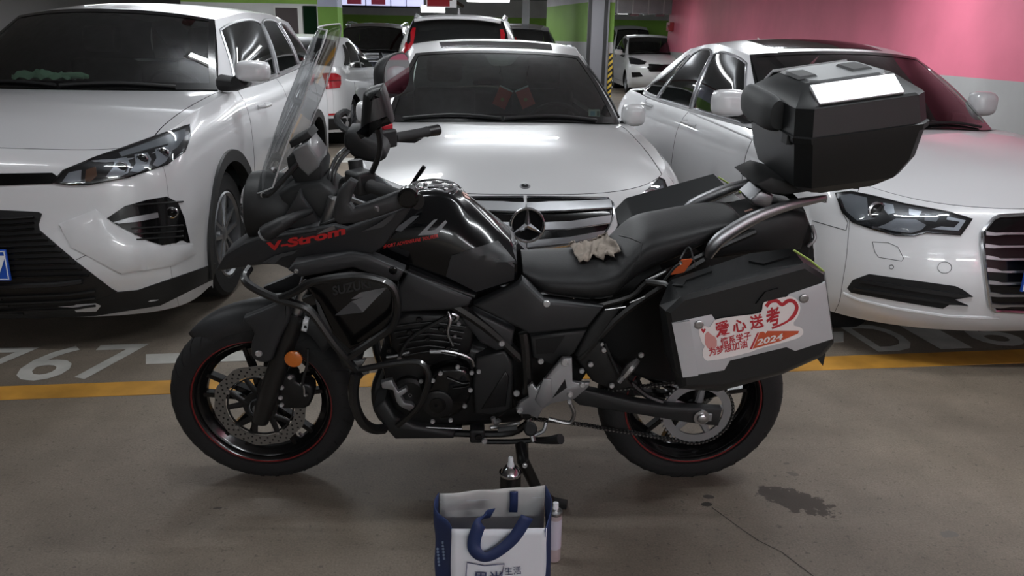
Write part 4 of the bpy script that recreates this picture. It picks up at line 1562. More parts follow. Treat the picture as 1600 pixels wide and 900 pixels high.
# pale saloon seen from behind, beyond the crossover
bm = far_car('pale_saloon', 'pale silver-white saloon seen from behind beyond the big crossover, red tail lamp showing', (-3.02, 15.05), 178.0, sedan(L=4.62, W=.90, far=10.5,
             zr=[(2.2, 1.35), (2.75, 1.42), (3.3, 1.38)], zt=[(0, .70), (.15, .735), (.5, .83), (1.0, .91), (1.5, .95), (2.5, .96), (3.5, 1.0), (4.0, 1.05), (4.62, 1.06)], **rg), M['white_paint2'], W4)
tl = bm.decal('tail_lamp', [(490, 125), (494, 117), (508, 114.5), (524, 115), (531.5, 119), (532, 131), (530, 137), (512, 139), (491, 140)], M['tail_red'], .012, .03, sp=5)
bm.line('lamp_rib', [(491, 129), (510, 127), (531, 126)], .006, mat('tail_red_dark', rgb(90, 8, 16), .2), .014, parent=tl)
bm.line('lamp_rib', [(511, 116), (510, 139)], .006, bpy.data.materials['tail_red_dark'], .014, parent=tl)
bm.decal('bumper_reflector', [(502, 178), (525, 177), (525, 180), (502, 181)], M['tail_red'], .008, .01, sp=6)
bm.decal('rear_valance', [(498, 186), (548, 184), (548, 200), (498, 204)], M['black_trim'], .006, .01, sp=9)
bm.line('shut_line', [(497, 153), (503, 143), (492, 141)], .004, M['shut_line'], .002)
# dark SUV facing the camera
ds = far_car('dark_suv', 'dark blue-black crossover facing forward under the lit sign, chrome bars on its grille', (-3.05, 16.2), 2.0, dict(suv.sp, res=.6, far=16, rear_glass=M['dark_glass_opaque'], zr=[(2.0, 1.60), (2.7, 1.68), (3.4, 1.68), (4.2, 1.62)]), M['dark_paint'], W4)
for y in (79, 84.5, 90, 96.5):
    ds.line('grille_bar', [(545, y), (563, y), (578, y), (592, y)], .018, M['chrome'], .01, mirror=False)
plate(ds, (.0, -.04, .62), 0, [('京', -.205), ('L', -.115), ('0', -.03), ('2', .03), ('0', .09), ('2', .15)])
ds.decal('headlamp', [(596, 82), (612, 77), (613, 86), (598, 89)], M['grey_lens'], .01, .03, sp=5)
for sg in (-1, 1):
    MB().tube([Vector((sg * (ds.xr(y) - .02), y, ds.zr(y) + .06)) for y in (2.1, 2.6, 3.2, 4.1)], .02, 6).build('roof_rail', M['chrome'], ds.root)
ds.mirror(1.0, 1.42, 1.2, m=M['dark_paint'])
# white estate with tall red tail lamps, tail towards the camera
cv = far_car('white_estate', 'white estate with tall red tail lamps, tail towards the star saloon', (-.80, 15.0), 180.5, dict(suv.sp, res=.6, far=10.6, rear_glass=M['dark_glass_opaque'], L=4.55, zr=[(2.0, 1.56), (2.7, 1.67), (3.4, 1.685), (4.2, 1.66)], yc=4.30, yr2=4.08, xc=.66, xr=[(2.0, .60), (2.8, .65), (4.2, .58)]), M['white_paint'], W4)
tl = cv.decal('tail_lamp', [(645, 44), (650, 44), (648, 58), (645, 74), (641, 84), (631, 87), (628, 83), (635, 66)], M['tail_red'], .012, .03, sp=4, mirror=True)
mb = MB()
mb.grid([[cv.roofpt(t, 1) + Vector((0, -.10 + .14 * j, .028 - .018 * j)) for j in (0, 1, 2)] for t in [-.95 + 1.9 * i / 16 for i in range(17)]])
so = mb.build('roof_spoiler', M['white_paint'], cv.root)
so.modifiers.new('thick', 'SOLIDIFY').thickness = .03
MB().tube([cv.roofpt(0, .9), cv.roofpt(0, .93) + Vector((0, .02, .10))], [.05, .012], 8, flat=.5).build('roof_antenna', M['white_paint'], cv.root)
for sg in (-1, 1):
    MB().tube([Vector((sg * (cv.xr(y) - .02), y, cv.zr(y) + (.055 if 0 < i < 4 else .01))) for i, y in enumerate((2.3, 2.5, 3.0, 3.6, 3.95))], .02, 6).build('roof_rail', M['satin_silver'], cv.root)
# dark car between the estate and the green pillar
dk = far_car('dark_car', 'near-black car half hidden between the white estate and the green pillar', (.13, 15.4), 2.0, dict(suv.sp, res=.5, far=15, rear_glass=M['dark_glass_opaque'], zr=[(2.0, 1.60), (2.7, 1.68), (3.4, 1.73), (4.2, 1.68)]), M['dark_paint'], W4)
dk.mirror(.98, 1.42, 1.30, m=M['dark_paint'], sc=(.09, .06, .06))
# hatchback beyond the pink wall
fo = far_car('white_hatchback', 'small white hatchback with black slanted lamps beyond the end of the pink wall', (4.05, 22.9), 1.0, dict(sedan(), res=.6, far=22, rear_glass=M['dark_glass_opaque'], L=4.38, W=.92, zr=[(2.2, 1.52), (2.75, 1.60), (3.6, 1.56)], yr2=3.65, yc=4.12, xr=[(2.2, .62), (2.8, .66), (3.7, .6)], yr=3.5,
             zt=[(0, .76), (.15, .82), (.5, .93), (1.0, 1.02), (1.5, 1.06), (2.5, 1.07), (3.5, 1.12), (4.4, 1.12)]), M['white_paint'], [(.06, .46, .03, .44, .08, .88, .08), (.49, .80, .47, .72, .08, .88, .1)])
fo.decal('headlamp', [(982, 89), (996, 92), (1010, 97), (1008, 100), (998, 101), (985, 100)], M['lamp_dark'], .012, .03, sp=4, mirror=True)
fo.decal('grille', [(1011, 106), (1018, 102), (1040, 101), (1055, 101), (1055, 112), (1016, 112)], M['gloss_black'], .012, .03, sp=5, mirror=True)
fo.decal('fog_lamp_bay', [(987, 113), (1000, 113), (1005, 119), (988, 121)], M['gloss_black'], .012, .03, sp=4, mirror=True)
fo.mirror(1.02, 1.62, 1.12, sc=(.12, .08, .08))
# white van-like SUV behind it and a dark car beside
wv = far_car('white_suv', 'pale tall crossover parked far behind the small white hatchback', (4.7, 31.5), 2.0, dict(suv.sp, res=.5, far=31, rear_glass=M['dark_glass_opaque'], zr=[(2.0, 1.85), (2.7, 1.98), (3.4, 2.0), (4.2, 1.95)]), M['white_paint'], W4)
dc = far_car('dark_saloon', 'dark saloon far off beside the narrow green pillar', (2.55, 27.5), 0.0, dict(sedan(), res=.5, far=26, rear_glass=M['dark_glass_opaque'], zr=[(2.2, 1.42), (2.75, 1.5), (3.3, 1.44)]), M['dark_paint'], W4)
# ================================================================== motorcycle
M['matte'] = mat('matte_black_plastic', rgb(40, 41, 43), 0.5, bump=0.12, bscale=500)
M['matte_dk'] = mat('dark_plastic', rgb(26, 27, 28), 0.55, bump=0.1, bscale=400)
M['frame_blk'] = mat('frame_black', rgb(20, 20, 21), 0.35, coat=0.3)
M['tank_blk'] = mat('tank_gloss_black', rgb(9, 10, 12), 0.14, coat=0.25, spec=0.35)
M['seat_vinyl'] = mat('seat_vinyl', rgb(26, 26, 27), 0.5, bump=0.25, bscale=260, spec=0.35)
M['engine_blk'] = mat('engine_black', rgb(22, 22, 23), 0.42, 0.2)
M['case_blk'] = mat('case_black', rgb(22, 24, 25), 0.42, bump=0.12, bscale=500)
M['steel'] = mat('brushed_steel', rgb(175, 175, 176), 0.32, 1.0)
M['cast_grey'] = mat('cast_grey', rgb(150, 151, 153), 0.45, 0.7)
M['disc'] = mat('disc_steel', rgb(128, 126, 122), 0.4, 0.7)
M['red'] = mat('red_print', rgb(186, 40, 40), 0.4)
M['rim_red'] = mat('rim_stripe_red', rgb(112, 28, 28), 0.45)
M['grey_print'] = mat('grey_print', rgb(104, 105, 107), 0.4)
M['grey_print2'] = mat('grey_print_dark', rgb(68, 69, 71), 0.4)
M['mirror_glass'] = mat('mirror_silver', rgb(225, 226, 228), 0.02, 1.0)
M['screen'] = glass('clear_screen', rgb(212, 214, 215), 0.06)
M['alu'] = mat('pannier_aluminium', rgb(192, 193, 196), 0.45, 0.1, var=0.03, vscale=3)

_ya, _le = math.radians(2.2), math.radians(5.5)
_bu = Vector((math.cos(_ya), math.sin(_ya), 0))
_w0 = Vector((math.sin(_ya), -math.cos(_ya), 0))
_bv = Vector((0, 0, 1)) * math.cos(_le) + _w0 * math.sin(_le)
_bw = _w0 * math.cos(_le) - Vector((0, 0, 1)) * math.sin(_le)
BM = Matrix((_bu, -_bw, _bv)).transposed().to_4x4()
BM.translation = Vector((-.105, 2.477, 0.0))
bike = empty('motorcycle')
bike.matrix_world = BM
bike.rotation_mode = 'XYZ'
BI = BM.inverted()
_bo = BI @ CAM_O
tag(bike, 'black adventure motorcycle with silver-faced side cases, big top case and red lettering on its beak', 'motorcycle')


def B(px, py, y):
    """Bike axes (x back, y away, z up): the point of the plane y = const seen at a picture point; y may depend on x."""
    d = BI.to_3x3() @ ray(px, py)
    f = y if callable(y) else (lambda x: y)
    yy = f(-.3)
    for _ in range(12 if callable(y) else 1):
        t = (yy - _bo.y) / d.y
        p = _bo + d * t
        yy = f(p.x)
    return Vector((p.x, yy if callable(y) else y, p.z))


def smooth2(pts, k=1):
    for _ in range(k):
        q = []
        for i in range(len(pts)):
            a, b = Vector(pts[i]), Vector(pts[(i + 1) % len(pts)])
            q += [tuple(a.lerp(b, .25)), tuple(a.lerp(b, .75))]
        pts = q
    return pts


def plate3(name, pts, y, th, m, par=None, ins=.010, drop=.008, both=False, rnd=0, only=0):
    """Plate from an outline measured at depth y: thickness th inwards, rounded rim; optionally also on the far side."""
    P = [B(a, b, y) for a, b in pts]
    q = [(p.x, p.z) for p in P]
    q = smooth2(q, rnd)
    qi = inset(q, ins)
    qm = inset(q, ins * .35)
    f = y if callable(y) else (lambda x: y)
    r0 = [Vector((a, f(a) + th, b)) for a, b in q]
    r1 = [Vector((a, f(a) + drop, b)) for a, b in q]
    r2 = [Vector((a, f(a) + drop * .3, b)) for a, b in qm]
    r3 = [Vector((a, f(a), b)) for a, b in qi]
    out = []
    for sg in ((1, -1) if both else ((only or 1),)):
        mb = MB()
        mb.rings([[Vector((p.x, sg * p.y, p.z)) for p in r] for r in (r0, r1, r2, r3)])
        out.append(mb.build(name, m, par or bike, ang=42))
    return out if both else out[0]


def tube_px(name, pts, r, m, par=None, n=8, sm=3, both=False, flat=1.0):
    P = [B(*p) for p in pts]
    if sm > 1 and len(P) > 2:
        P = spline(P, sm)
    if isinstance(r, (list, tuple)):
        k = len(P)
        r = [lerp(r[min(len(r) - 2, int(i / (k - 1) * (len(r) - 1)))], r[min(len(r) - 1, int(i / (k - 1) * (len(r) - 1)) + 1)], (i / (k - 1) * (len(r) - 1)) % 1 if i < k - 1 else 1) for i in range(k)]
    out = []
    for sg in ((1, -1) if both else (1,)):
        out.append(MB().tube([(p.x, sg * p.y, p.z) for p in P], r, n, flat=flat).build(name, m, par or bike))
    return out if both else out[0]


M['bolt'] = mat('bolt_steel', rgb(200, 200, 201), .35, .6)


def bolt(px, py, y, r=.008, m=None, par=None, name='bolt'):
    p = B(px, py, y)
    return MB().lathe([(r, 0.004), (r, 0), (r * .8, -.003), (r * .55, -.003), (r * .5, -.001), (.0005, -.001)], p, (0, 1, 0), 12).build(name, m or M['bolt'], par or bike)


def text_px(s, bl, br, tl, y, m, par=None, bold=.0, name='lettering', lift=.0012, shear=0.0):
    vs, fs = text_mesh(s, 1.0, bold)
    x0, x1 = min(v.x for v in vs), max(v.x for v in vs)
    y0, y1 = min(v.y for v in vs), max(v.y for v in vs)
    f = y if callable(y) else (lambda x: y)
    a, b, c = B(*bl, y), B(*br, y), B(*tl, y)
    out = []
    for v in vs:
        s_, t_ = (v.x - x0) / (x1 - x0), (v.y - y0) / (y1 - y0)
        p = a + (b - a) * s_ + (c - a) * t_
        out.append(Vector((p.x, f(p.x) - lift, p.z)))
    mb = MB()
    mb.add(out, fs)
    return mb.build(name, m, par or bike, smooth=False, recalc=False)


def print_px(name, pts, y, m, par=None, lift=.0008):
    f = y if callable(y) else (lambda x: y)
    P = [B(a, b, y) for a, b in pts]
    mb = MB()
    mb.add([Vector((p.x, f(p.x) - lift, p.z)) for p in P] + [Vector((p.x, f(p.x) + .0003, p.z)) for p in P],
           [tuple(range(len(P)))] + [(i, (i + 1) % len(P), (i + 1) % len(P) + len(P), i + len(P)) for i in range(len(P))])
    return mb.build(name, m, par or bike, smooth=False)


# ---- wheels
def bike_wheel(name, u, R, tw, rimw, spokes=10):
    c = Vector((u, 0, R))
    ax = (0, 1, 0)
    rb = .228
    mb = MB()
    prof = []
    for i in range(17):
        a = lerp(-PI * .5, PI * .5, i / 16)
        prof.append((rb + .012 + (R - rb - .012) * math.cos(a) ** .75 if abs(math.cos(a)) > 1e-6 else rb + .012, tw * math.sin(a)))
    prof = [(rb, -rimw * .9)] + [(rb + .004, -tw * .93)] + prof[1:-1] + [(rb + .004, tw * .93)] + [(rb, rimw * .9)]
    mb.lathe(prof, c, ax, 64)
    ty = mb.build(name, M['tyre'], bike)
    # tread blocks as shallow grooves
    mb = MB()
    for k in range(36):
        a0 = 2 * PI * k / 36
        for sg in (-1, 1):
            pts = []
            for q in range(4):
                t = .12 + .22 * q
                aa = t * PI * .5
                rr = rb + .012 + (R - rb - .012) * math.cos(aa) ** .75 + .0004
                an = a0 + .05 * q + (.087 if sg > 0 else 0)
                pts.append(c + Vector((rr * math.cos(an), sg * tw * math.sin(aa), rr * math.sin(an))))
            mb.tube(pts, .0024, 4, flat=.4)
    o = mb.build('tread_grooves', M['inner_black'], ty)
    o['kind'] = 'stuff'
    mb = MB()
    mb.lathe([(.222, -rimw), (.228, -rimw - .003), (.229, -rimw + .006), (.214, -rimw + .010), (.205, -rimw * .55), (.188, -rimw * .2), (.186, rimw * .2), (.205, rimw * .55), (.214, rimw - .010), (.229, rimw - .006), (.228, rimw + .003), (.222, rimw), (.214, rimw * .8), (.20, 0), (.214, -rimw * .8), (.222, -rimw)], c, ax, 64)
    rim = mb.build('rim', M['gloss_black'], ty)
    MB().lathe([(.2292, -rimw - .0032), (.2262, -rimw - .0036), (.2245, -rimw - .0015)], c, ax, 64).build('red_stripe', M['rim_red'], ty)
    for k in range(spokes):
        a = 2 * PI * (k // 2 * 2 + (.62 if k % 2 else 0.0) + .25) / spokes
        u1 = Vector((math.cos(a), 0, math.sin(a)))
        e = Vector((-math.sin(a), 0, math.cos(a)))
        ring = lambda r, w, d: [c + u1 * r + e * w + Vector((0, -d, 0)), c + u1 * r + e * w + Vector((0, d, 0)), c + u1 * r - e * w + Vector((0, d, 0)), c + u1 * r - e * w + Vector((0, -d, 0))]
        MB().rings([ring(.03, .013, .022), ring(.1, .009, .016), ring(.20, .008, .015)]).build('spoke', M['gloss_black'], ty, bevel=.002, seg=1)
    MB().lathe([(.018, -.075), (.030, -.07), (.038, -.04), (.042, 0), (.038, .04), (.03, .07), (.018, .075)], c, ax, 24, caps=True).build('hub', M['engine_blk'], ty)
    # valve
    MB().cyl(c + Vector((.12, 0, -.16)), c + Vector((.105, -.01, -.135)), .005, 8).build('valve', M['steel'], ty)
    return ty, c


fw_, fc = bike_wheel('front_wheel', -.7125, .304, .055, .040)
rw_, rc = bike_wheel('rear_wheel', .7125, .314, .071, .056)


def ring_disc(name, c, y, ro, ri, th, m, par, holes=0, wave=0.0, n=72):
    mb = MB()
    rings = []
    for (r, yy) in ((ri, y), (ro, y), (ro, y + th), (ri, y + th)):
        rings.append([c + Vector(((r + (wave * math.sin(10 * a) if r == ro else 0)) * math.cos(a), yy, (r + (wave * math.sin(10 * a) if r == ro else 0)) * math.sin(a))) for a in [2 * PI * k / n for k in range(n)]])
    mb.rings(rings + [rings[0]], caps=False)
    d = mb.build(name, m, par)
    if holes:
        mb = MB()
        for k in range(holes):
            a = 2 * PI * k / holes
            for q, rr in enumerate((ri + (ro - ri) * .22, ri + (ro - ri) * .5, ri + (ro - ri) * .78)):
                b = a + .12 * q
                p = c + Vector((rr * math.cos(b), y - .0006, rr * math.sin(b)))
                mb.add([p + Vector((.0036 * math.cos(t), 0, .0036 * math.sin(t))) for t in [2 * PI * i / 8 for i in range(8)]], [tuple(range(8))])
        h = mb.build('drill_holes', M['inner_black'], d, smooth=False)
        h['kind'] = 'stuff'
    return d


bd = ring_disc('brake_disc', fc, -.062, .148, .112, .005, M['disc'], bike, 30, .0025)
mb = MB()
mb.lathe([(.103, -.060), (.108, -.060), (.108, -.055), (.103, -.055), (.103, -.060)], fc, (0, 1, 0), 48)
for k in range(5):
    a = 2 * PI * k / 5 + .4
    for da in (-.28, .28):
        p0 = fc + Vector((.045 * math.cos(a), -.058, .045 * math.sin(a)))
        p1 = fc + Vector((.108 * math.cos(a + da), -.058, .108 * math.sin(a + da)))
        mb.tube([p0, p1], [.012, .009], 6, flat=.4)
mb.lathe([(.055, -.062), (.055, -.05), (.03, -.05), (.03, -.062), (.055, -.062)], fc, (0, 1, 0), 32)
mb.build('disc_carrier', M['engine_blk'], bd)
for k in range(5):
    a = 2 * PI * k / 5 + .12
    MB().lathe([(.008, 0), (.007, -.005), (.0005, -.006)], fc + Vector((.112 * math.cos(a), -.062, .112 * math.sin(a))), (0, 1, 0), 10).build('disc_bolt', M['steel'], bd)
MB().lathe([(.034, -.078), (.034, -.066), (.026, -.064)], fc, (0, 1, 0), 24).lathe([(.02, -.082), (.018, -.08), (.012, -.084), (.0005, -.084)], fc, (0, 1, 0), 20).build('axle_cap', M['cast_grey'], bike)

# ---- fork
ftop = Vector((-.455, 0, .93))
fdir = (ftop - fc).normalized()
for sg in (-1, 1):
    o = Vector((0, sg * .098, 0))
    leg = MB().tube([fc + o - fdir * .035 + Vector((.02, 0, 0)), fc + o + fdir * .05 + Vector((.016, 0, 0)), fc + o + fdir * .2 + Vector((.012, 0, 0)), fc + o + fdir * .37 + Vector((.01, 0, 0))], [.026, .033, .031, .029], 16).build('fork_leg', M['frame_blk'], bike)
    MB().tube([fc + o + fdir * .36 + Vector((.01, 0, 0)), ftop + o + fdir * .10], .0205, 16).build('fork_tube', M['steel'], leg)
    MB().tube([fc + o + fdir * .362 + Vector((.01, 0, 0)), fc + o + fdir * .385 + Vector((.01, 0, 0))], .031, 16).build('dust_seal', M['matte_dk'], leg)
for a_, b_ in (((-.53, -.13, .70), (-.45, .13, .735)), ((-.49, -.13, .93), (-.40, .13, .96))):
    MB().box(a_, b_, rot=(0, -.36, 0)).build('triple_clamp', M['frame_blk'], bike, bevel=.006)
cal = plate3('brake_caliper', [(440, 588), (452, 583), (462, 588), (463, 600), (487, 600), (490, 622), (480, 640), (455, 640), (437, 640), (433, 615)], -.105, .055, M['engine_blk'], rnd=1)
for x, y in ((453, 590), (440, 606), (438, 622), (440, 633)):
    bolt(x, y, -.108, .0075, par=cal)
tube_px('caliper_bracket', [(470, 598, -.112), (475, 605, -.112), (476, 618, -.112), (481, 616, -.112)], .004, M['steel'], cal)
tube_px('brake_hose', [(481, 545, -.11), (480, 570, -.115), (474, 590, -.115), (472, 604, -.112)], .0045, M['matte_dk'])
MB().lathe([(.027, 0), (.027, -.006), (.020, -.010), (.0005, -.011)], B(459, 560, -.132), (0, 1, 0), 24).lathe([(.012, .03), (.012, 0)], B(459, 560, -.132), (0, 1, 0), 10).build('amber_reflector', M['amber'], bike)
plug = MB().tube([B(475, 500, -.115), B(482, 502, -.115)], [.014, .012], 10).tube([B(472, 512, -.115), B(480, 514, -.115)], .010, 10).tube([B(478, 500, -.115), B(476, 513, -.115)], .009, 8).build('white_plug', M['plate_white'], bike)
MB().lathe([(.005, 0), (.0005, -.001)], B(477, 511, -.127), (0, 1, 0), 10).build('plug_socket', M['inner_black'], plug)
# front mudguard
secs = []
for i in range(22):
    t = i / 21
    a = math.radians(lerp(133, 42, t))
    r = curve1([(0, .322), (.2, .336), (.45, .352), (.65, .385), (.8, .40), (1, .365)])(t)
    wd = curve1([(0, .012), (.07, .040), (.25, .064), (.7, .078), (1, .06)])(t)
    ring = []
    for k in range(13):
        b = lerp(-1, 1, k / 12)
        dr = -.062 * abs(b) ** 2.6 - .012 * (abs(b) > .95)
        ring.append(fc + Vector(((r + dr) * math.cos(a), wd * b * (1.06 - .06 * b * b), (r + dr) * math.sin(a))))
    secs.append(ring)
mb = MB()
mb.grid(secs)
mg = mb.build('front_mudguard', M['matte'], bike)
mg.modifiers.new('thick', 'SOLIDIFY').thickness = .005
fg = plate3('fork_guard', [(372, 500), (404, 488), (436, 474), (446, 458), (452, 470), (456, 496), (440, 524), (430, 548), (425, 565), (409, 569), (392, 561), (391, 540), (399, 518)], -.135, .03, M['matte'], both=True, rnd=1)
bolt(404, 553, -.138, .011, par=fg[0])

# ---- beak, upper fairing, shrouds
ybk = curve1([(-.82, -.035), (-.72, -.085), (-.6, -.135), (-.48, -.175), (-.35, -.20), (-.2, -.205)])
bk_ = plate3('beak_fairing', [(337, 421), (353, 398), (381, 381), (407, 372), (440, 366), (494, 357), (522, 352), (541, 357), (620, 329), (645, 316), (640, 330), (600, 385), (580, 398), (547, 394), (500, 402), (467, 410), (450, 421), (433, 414), (410, 414), (380, 418), (341, 424)], ybk, .02, M['matte'], ins=.006, drop=.006)
bk_ = [bk_]
plate3('beak_fairing', [(337, 421), (353, 398), (381, 381), (407, 372), (440, 366), (494, 357), (522, 352), (541, 357), (570, 360), (575, 392), (547, 394), (500, 402), (467, 410), (450, 421), (433, 414), (410, 414), (380, 418), (341, 424)], ybk, .02, M['matte'], ins=.006, drop=.006, only=-1)
mb = MB()
top = [B(a, b, ybk) for a, b in ((341, 417), (353, 399), (381, 382), (407, 373), (440, 368), (494, 359))]
mb.grid([[Vector((p.x, p.y * t, p.z + .012 * (1 - t * t))) for t in (-1, -.6, 0, .6, 1)] for p in top])
bt = mb.build('beak_top', M['matte'], bike)
bt.modifiers.new('thick', 'SOLIDIFY').thickness = .006
text_px('V-Strom', (417, 393), (540, 366), (416, 379), lambda x: ybk(x) - .001, M['red'], bk_[0], .045)
print_px('painted_reflection', [(494, 366), (508, 358), (522, 352), (524, 358), (512, 362)], lambda x: ybk(x) - .001, M['satin_silver'], bk_[0])  # reflection on the beak, painted as a silver patch
print_px('grey_flash', [(418, 410), (437, 397), (465, 391), (458, 397), (440, 402), (428, 413)], lambda x: ybk(x) - .001, M['grey_print2'], bk_[0])
print_px('grey_flash', [(410, 410), (430, 399), (434, 399), (415, 411)], lambda x: ybk(x) - .001, M['grey_print2'], bk_[0])
print_px('grey_flash', [(566, 362), (590, 350), (617, 332), (620, 331), (612, 343), (598, 355)], lambda x: ybk(x) - .001, M['grey_print2'], bk_[0])
sh = plate3('upper_shroud', [(449, 423), (458, 412), (468, 411), (547, 395), (574, 399), (632, 424), (622, 441), (604, 438), (551, 419), (507, 428), (468, 434)], -.225, .05, M['matte'], both=True, ins=.012)
bolt(614, 423, -.227, .012, M['gloss_black'], sh[0])
bolt(463, 424, -.227, .007, M['steel'], sh[0])
ls = plate3('radiator_shroud', [(472, 438), (507, 429), (550, 420), (602, 440), (618, 456), (618, 494), (602, 516), (546, 548), (518, 522), (492, 470)], -.205, .09, M['gloss_black'], both=True, ins=.012)
print_px('grey_flash', [(523, 493), (549, 471), (604, 450), (588, 466), (567, 488)], -.206, M['grey_print'], ls[0])
print_px('grey_flash', [(523, 493), (549, 471), (556, 475), (567, 488)], -.2065, M['grey_print2'], ls[0])
print_px('grey_flash', [(549, 467), (563, 457), (603, 449), (594, 456), (556, 467)], -.206, M['grey_print'], ls[0])
print_px('grey_flash', [(492, 466), (500, 476), (519, 520), (511, 516), (498, 490)], -.206, M['grey_print2'], ls[0])
text_px('SUZUKI', (521, 462), (580, 449), (519, 447), -.206, mat('faint_print', rgb(36, 37, 39), .4), ls[0], .03)
MB().box((-.46, -.17, .50), (-.40, .17, .80), rot=(0, -.3, 0)).build('radiator', M['matte_dk'], bike, bevel=.01)

# ---- tank
st = []
for top, rid, mid, bot in (((600, 318), (606, 330), (592, 362), (580, 397)), ((645, 297), (650, 306), (650, 366), (640, 428)), ((690, 293), (704, 309), (700, 376), (700, 447)),
                           ((722, 300), (739, 340), (742, 396), (742, 457)), ((765, 336), (770, 362), (776, 405), (778, 448)), ((806, 377), (801, 386), (808, 412), (808, 438))):
    st.append([B(*top, 0.0), B(*rid, -.085), B(*mid, -.160), B(*bot, -.145)])
prof_tank = []
for s_ in st:
    t, r, m_, b = s_
    half = [t, t.lerp(r, .5) + Vector((0, 0, .006)), r + Vector((0, .004, .003)), r + Vector((0, -.006, -.006)), r.lerp(m_, .5) + Vector((0, -.014, 0)), m_, m_.lerp(b, .5) + Vector((0, -.004, 0)), b]
    prof_tank.append(half)
cols = list(zip(*prof_tank))
cols = [spline(c, 5) for c in cols]
rows = list(zip(*cols))
rings = [[p for p in r] + [Vector((p.x, -p.y, p.z)) for p in reversed(r[1:])] for r in rows]
mb = MB()
mb.rings(rings, True, True)
tank = mb.build('fuel_tank', M['tank_blk'], bike, ang=50)
tv = [p for r in rings for p in r]
nn = len(rings[0])
tf = [(i * nn + k, i * nn + (k + 1) % nn, (i + 1) * nn + (k + 1) % nn, (i + 1) * nn + k) for i in range(len(rings) - 1) for k in range(nn)]


class Fit(Car):
    def __init__(s, root, inv, vs, fs, far=2.6):
        s.root, s.inv, s.sp = root, inv, {'far': far}
        s.tree = BVHTree.FromPolygons(vs, fs)


ft = Fit(tank, BI, tv, tf)
ft.decal('knee_pad', [(705, 399), (777, 377), (804, 408), (803, 436), (744, 455), (697, 431)], M['matte'], .004, .008, sp=9, mirror=False)
ft.decal('tank_stripe', [(613, 360), (645, 338), (655, 337), (627, 362)], M['grey_print2'], .0012, .002, sp=9, mirror=False)
ft.decal('tank_stripe', [(653, 368), (677, 344), (684, 342), (667, 361), (680, 359), (696, 344), (699, 347), (683, 366)], M['grey_print'], .0012, .002, sp=9, mirror=False)
vs, fs = text_mesh('SPORT ADVENTURE TOURER', 1.0, .03)
x0, x1, y0, y1 = min(v.x for v in vs), max(v.x for v in vs), min(v.y for v in vs), max(v.y for v in vs)
mb = MB()
q = []
for v in vs:
    a, b = (v.x - x0) / (x1 - x0), (v.y - y0) / (y1 - y0)
    h, n = ft.hit(599 + 86 * a, 388 - 17 * a - 5.5 * b)
    q.append(h + n * .0015)
mb.add(q, fs)
mb.build('tank_lettering', M['red'], tank, smooth=False, recalc=False)
ft.decal('warning_label', [(722, 300), (730, 304), (735, 312), (727, 309)], mat('warning_pale', rgb(210, 170, 160), .5), .002, .002, sp=5, mirror=False)
c = B(681, 296, 0)
nrm = Vector((-.05, 0, 1)).normalized()
cap = MB().lathe([(.066, -.012), (.066, .006), (.060, .010), (.056, .008)], c, nrm, 36).build('fuel_cap', M['chrome'], bike)
MB().lathe([(.056, .007), (.03, .010), (.0005, .010)], c, nrm, 30).build('cap_face', M['gloss_black'], cap)
for k in range(6):
    a = 2 * PI * k / 6 + .3
    MB().lathe([(.007, .0085), (.006, .0125), (.0005, .0125)], c + Vector((.045 * math.cos(a), .045 * math.sin(a), 0)), nrm, 8).build('cap_bolt', M['steel'], cap)
MB().box(c + Vector((-.025, -.012, .009)), c + Vector((.025, .012, .015))).build('lock_flap', M['chrome'], cap, bevel=.004)

# ---- seat (loft)
secs = []
for tp, bt_, W, pw in (((815, 392), (816, 433), .10, 2.4), ((826, 392), (832, 452), .12, 2.4), ((850, 393), (850, 467), .145, 2.6), ((888, 393), (890, 473), .155, 2.8), ((925, 390), (928, 477), .16, 2.8), ((950, 381), (955, 473), .16, 2.8),
                       ((970, 366), (972, 456), .158, 3.0), ((990, 349), (990, 440), .153, 3.2), ((1010, 338), (1012, 428), .150, 3.2), ((1045, 331), (1050, 412), .145, 3.2), ((1085, 324), (1085, 392), .135, 3.0), ((1120, 319), (1120, 372), .12, 3.0), ((1145, 318), (1145, 352), .10, 2.6), ((1156, 326), (1156, 345), .08, 2.4)):
    t = B(*tp, .06)
    b = B(*bt_, -W * .95)
    x = (t.x + b.x) / 2
    zc, hz = (t.z + b.z) / 2, (t.z - b.z) / 2
    secs.append([Vector((x, W * math.copysign(abs(math.cos(a)) ** (2 / pw), math.cos(a)), zc + hz * math.copysign(abs(math.sin(a)) ** (2 / pw), math.sin(a)))) for a in [2 * PI * k / 36 for k in range(36)]])
cols = [spline(c, 4) for c in zip(*secs)]
rings = list(zip(*cols))
mb = MB()
mb.rings([list(r) for r in rings])
seat = mb.build('seat', M['seat_vinyl'], bike, ang=60)
sv = [p for r in rings for p in r]
sf = [(i * 36 + k, i * 36 + (k + 1) % 36, (i + 1) * 36 + (k + 1) % 36, (i + 1) * 36 + k) for i in range(len(rings) - 1) for k in range(36)]
fs_seat = Fit(seat, BI, sv, sf)
fs_seat.line('seat_seam', [(968, 368), (985, 372), (1003, 380), (1000, 400), (985, 425), (975, 440)], .0022, M['seat_vinyl'], .0, mirror=False)
fs_seat.line('seat_piping', [(818, 436), (849, 467), (890, 473), (930, 477), (957, 471)], .003, M['matte_dk'], .001, mirror=False)

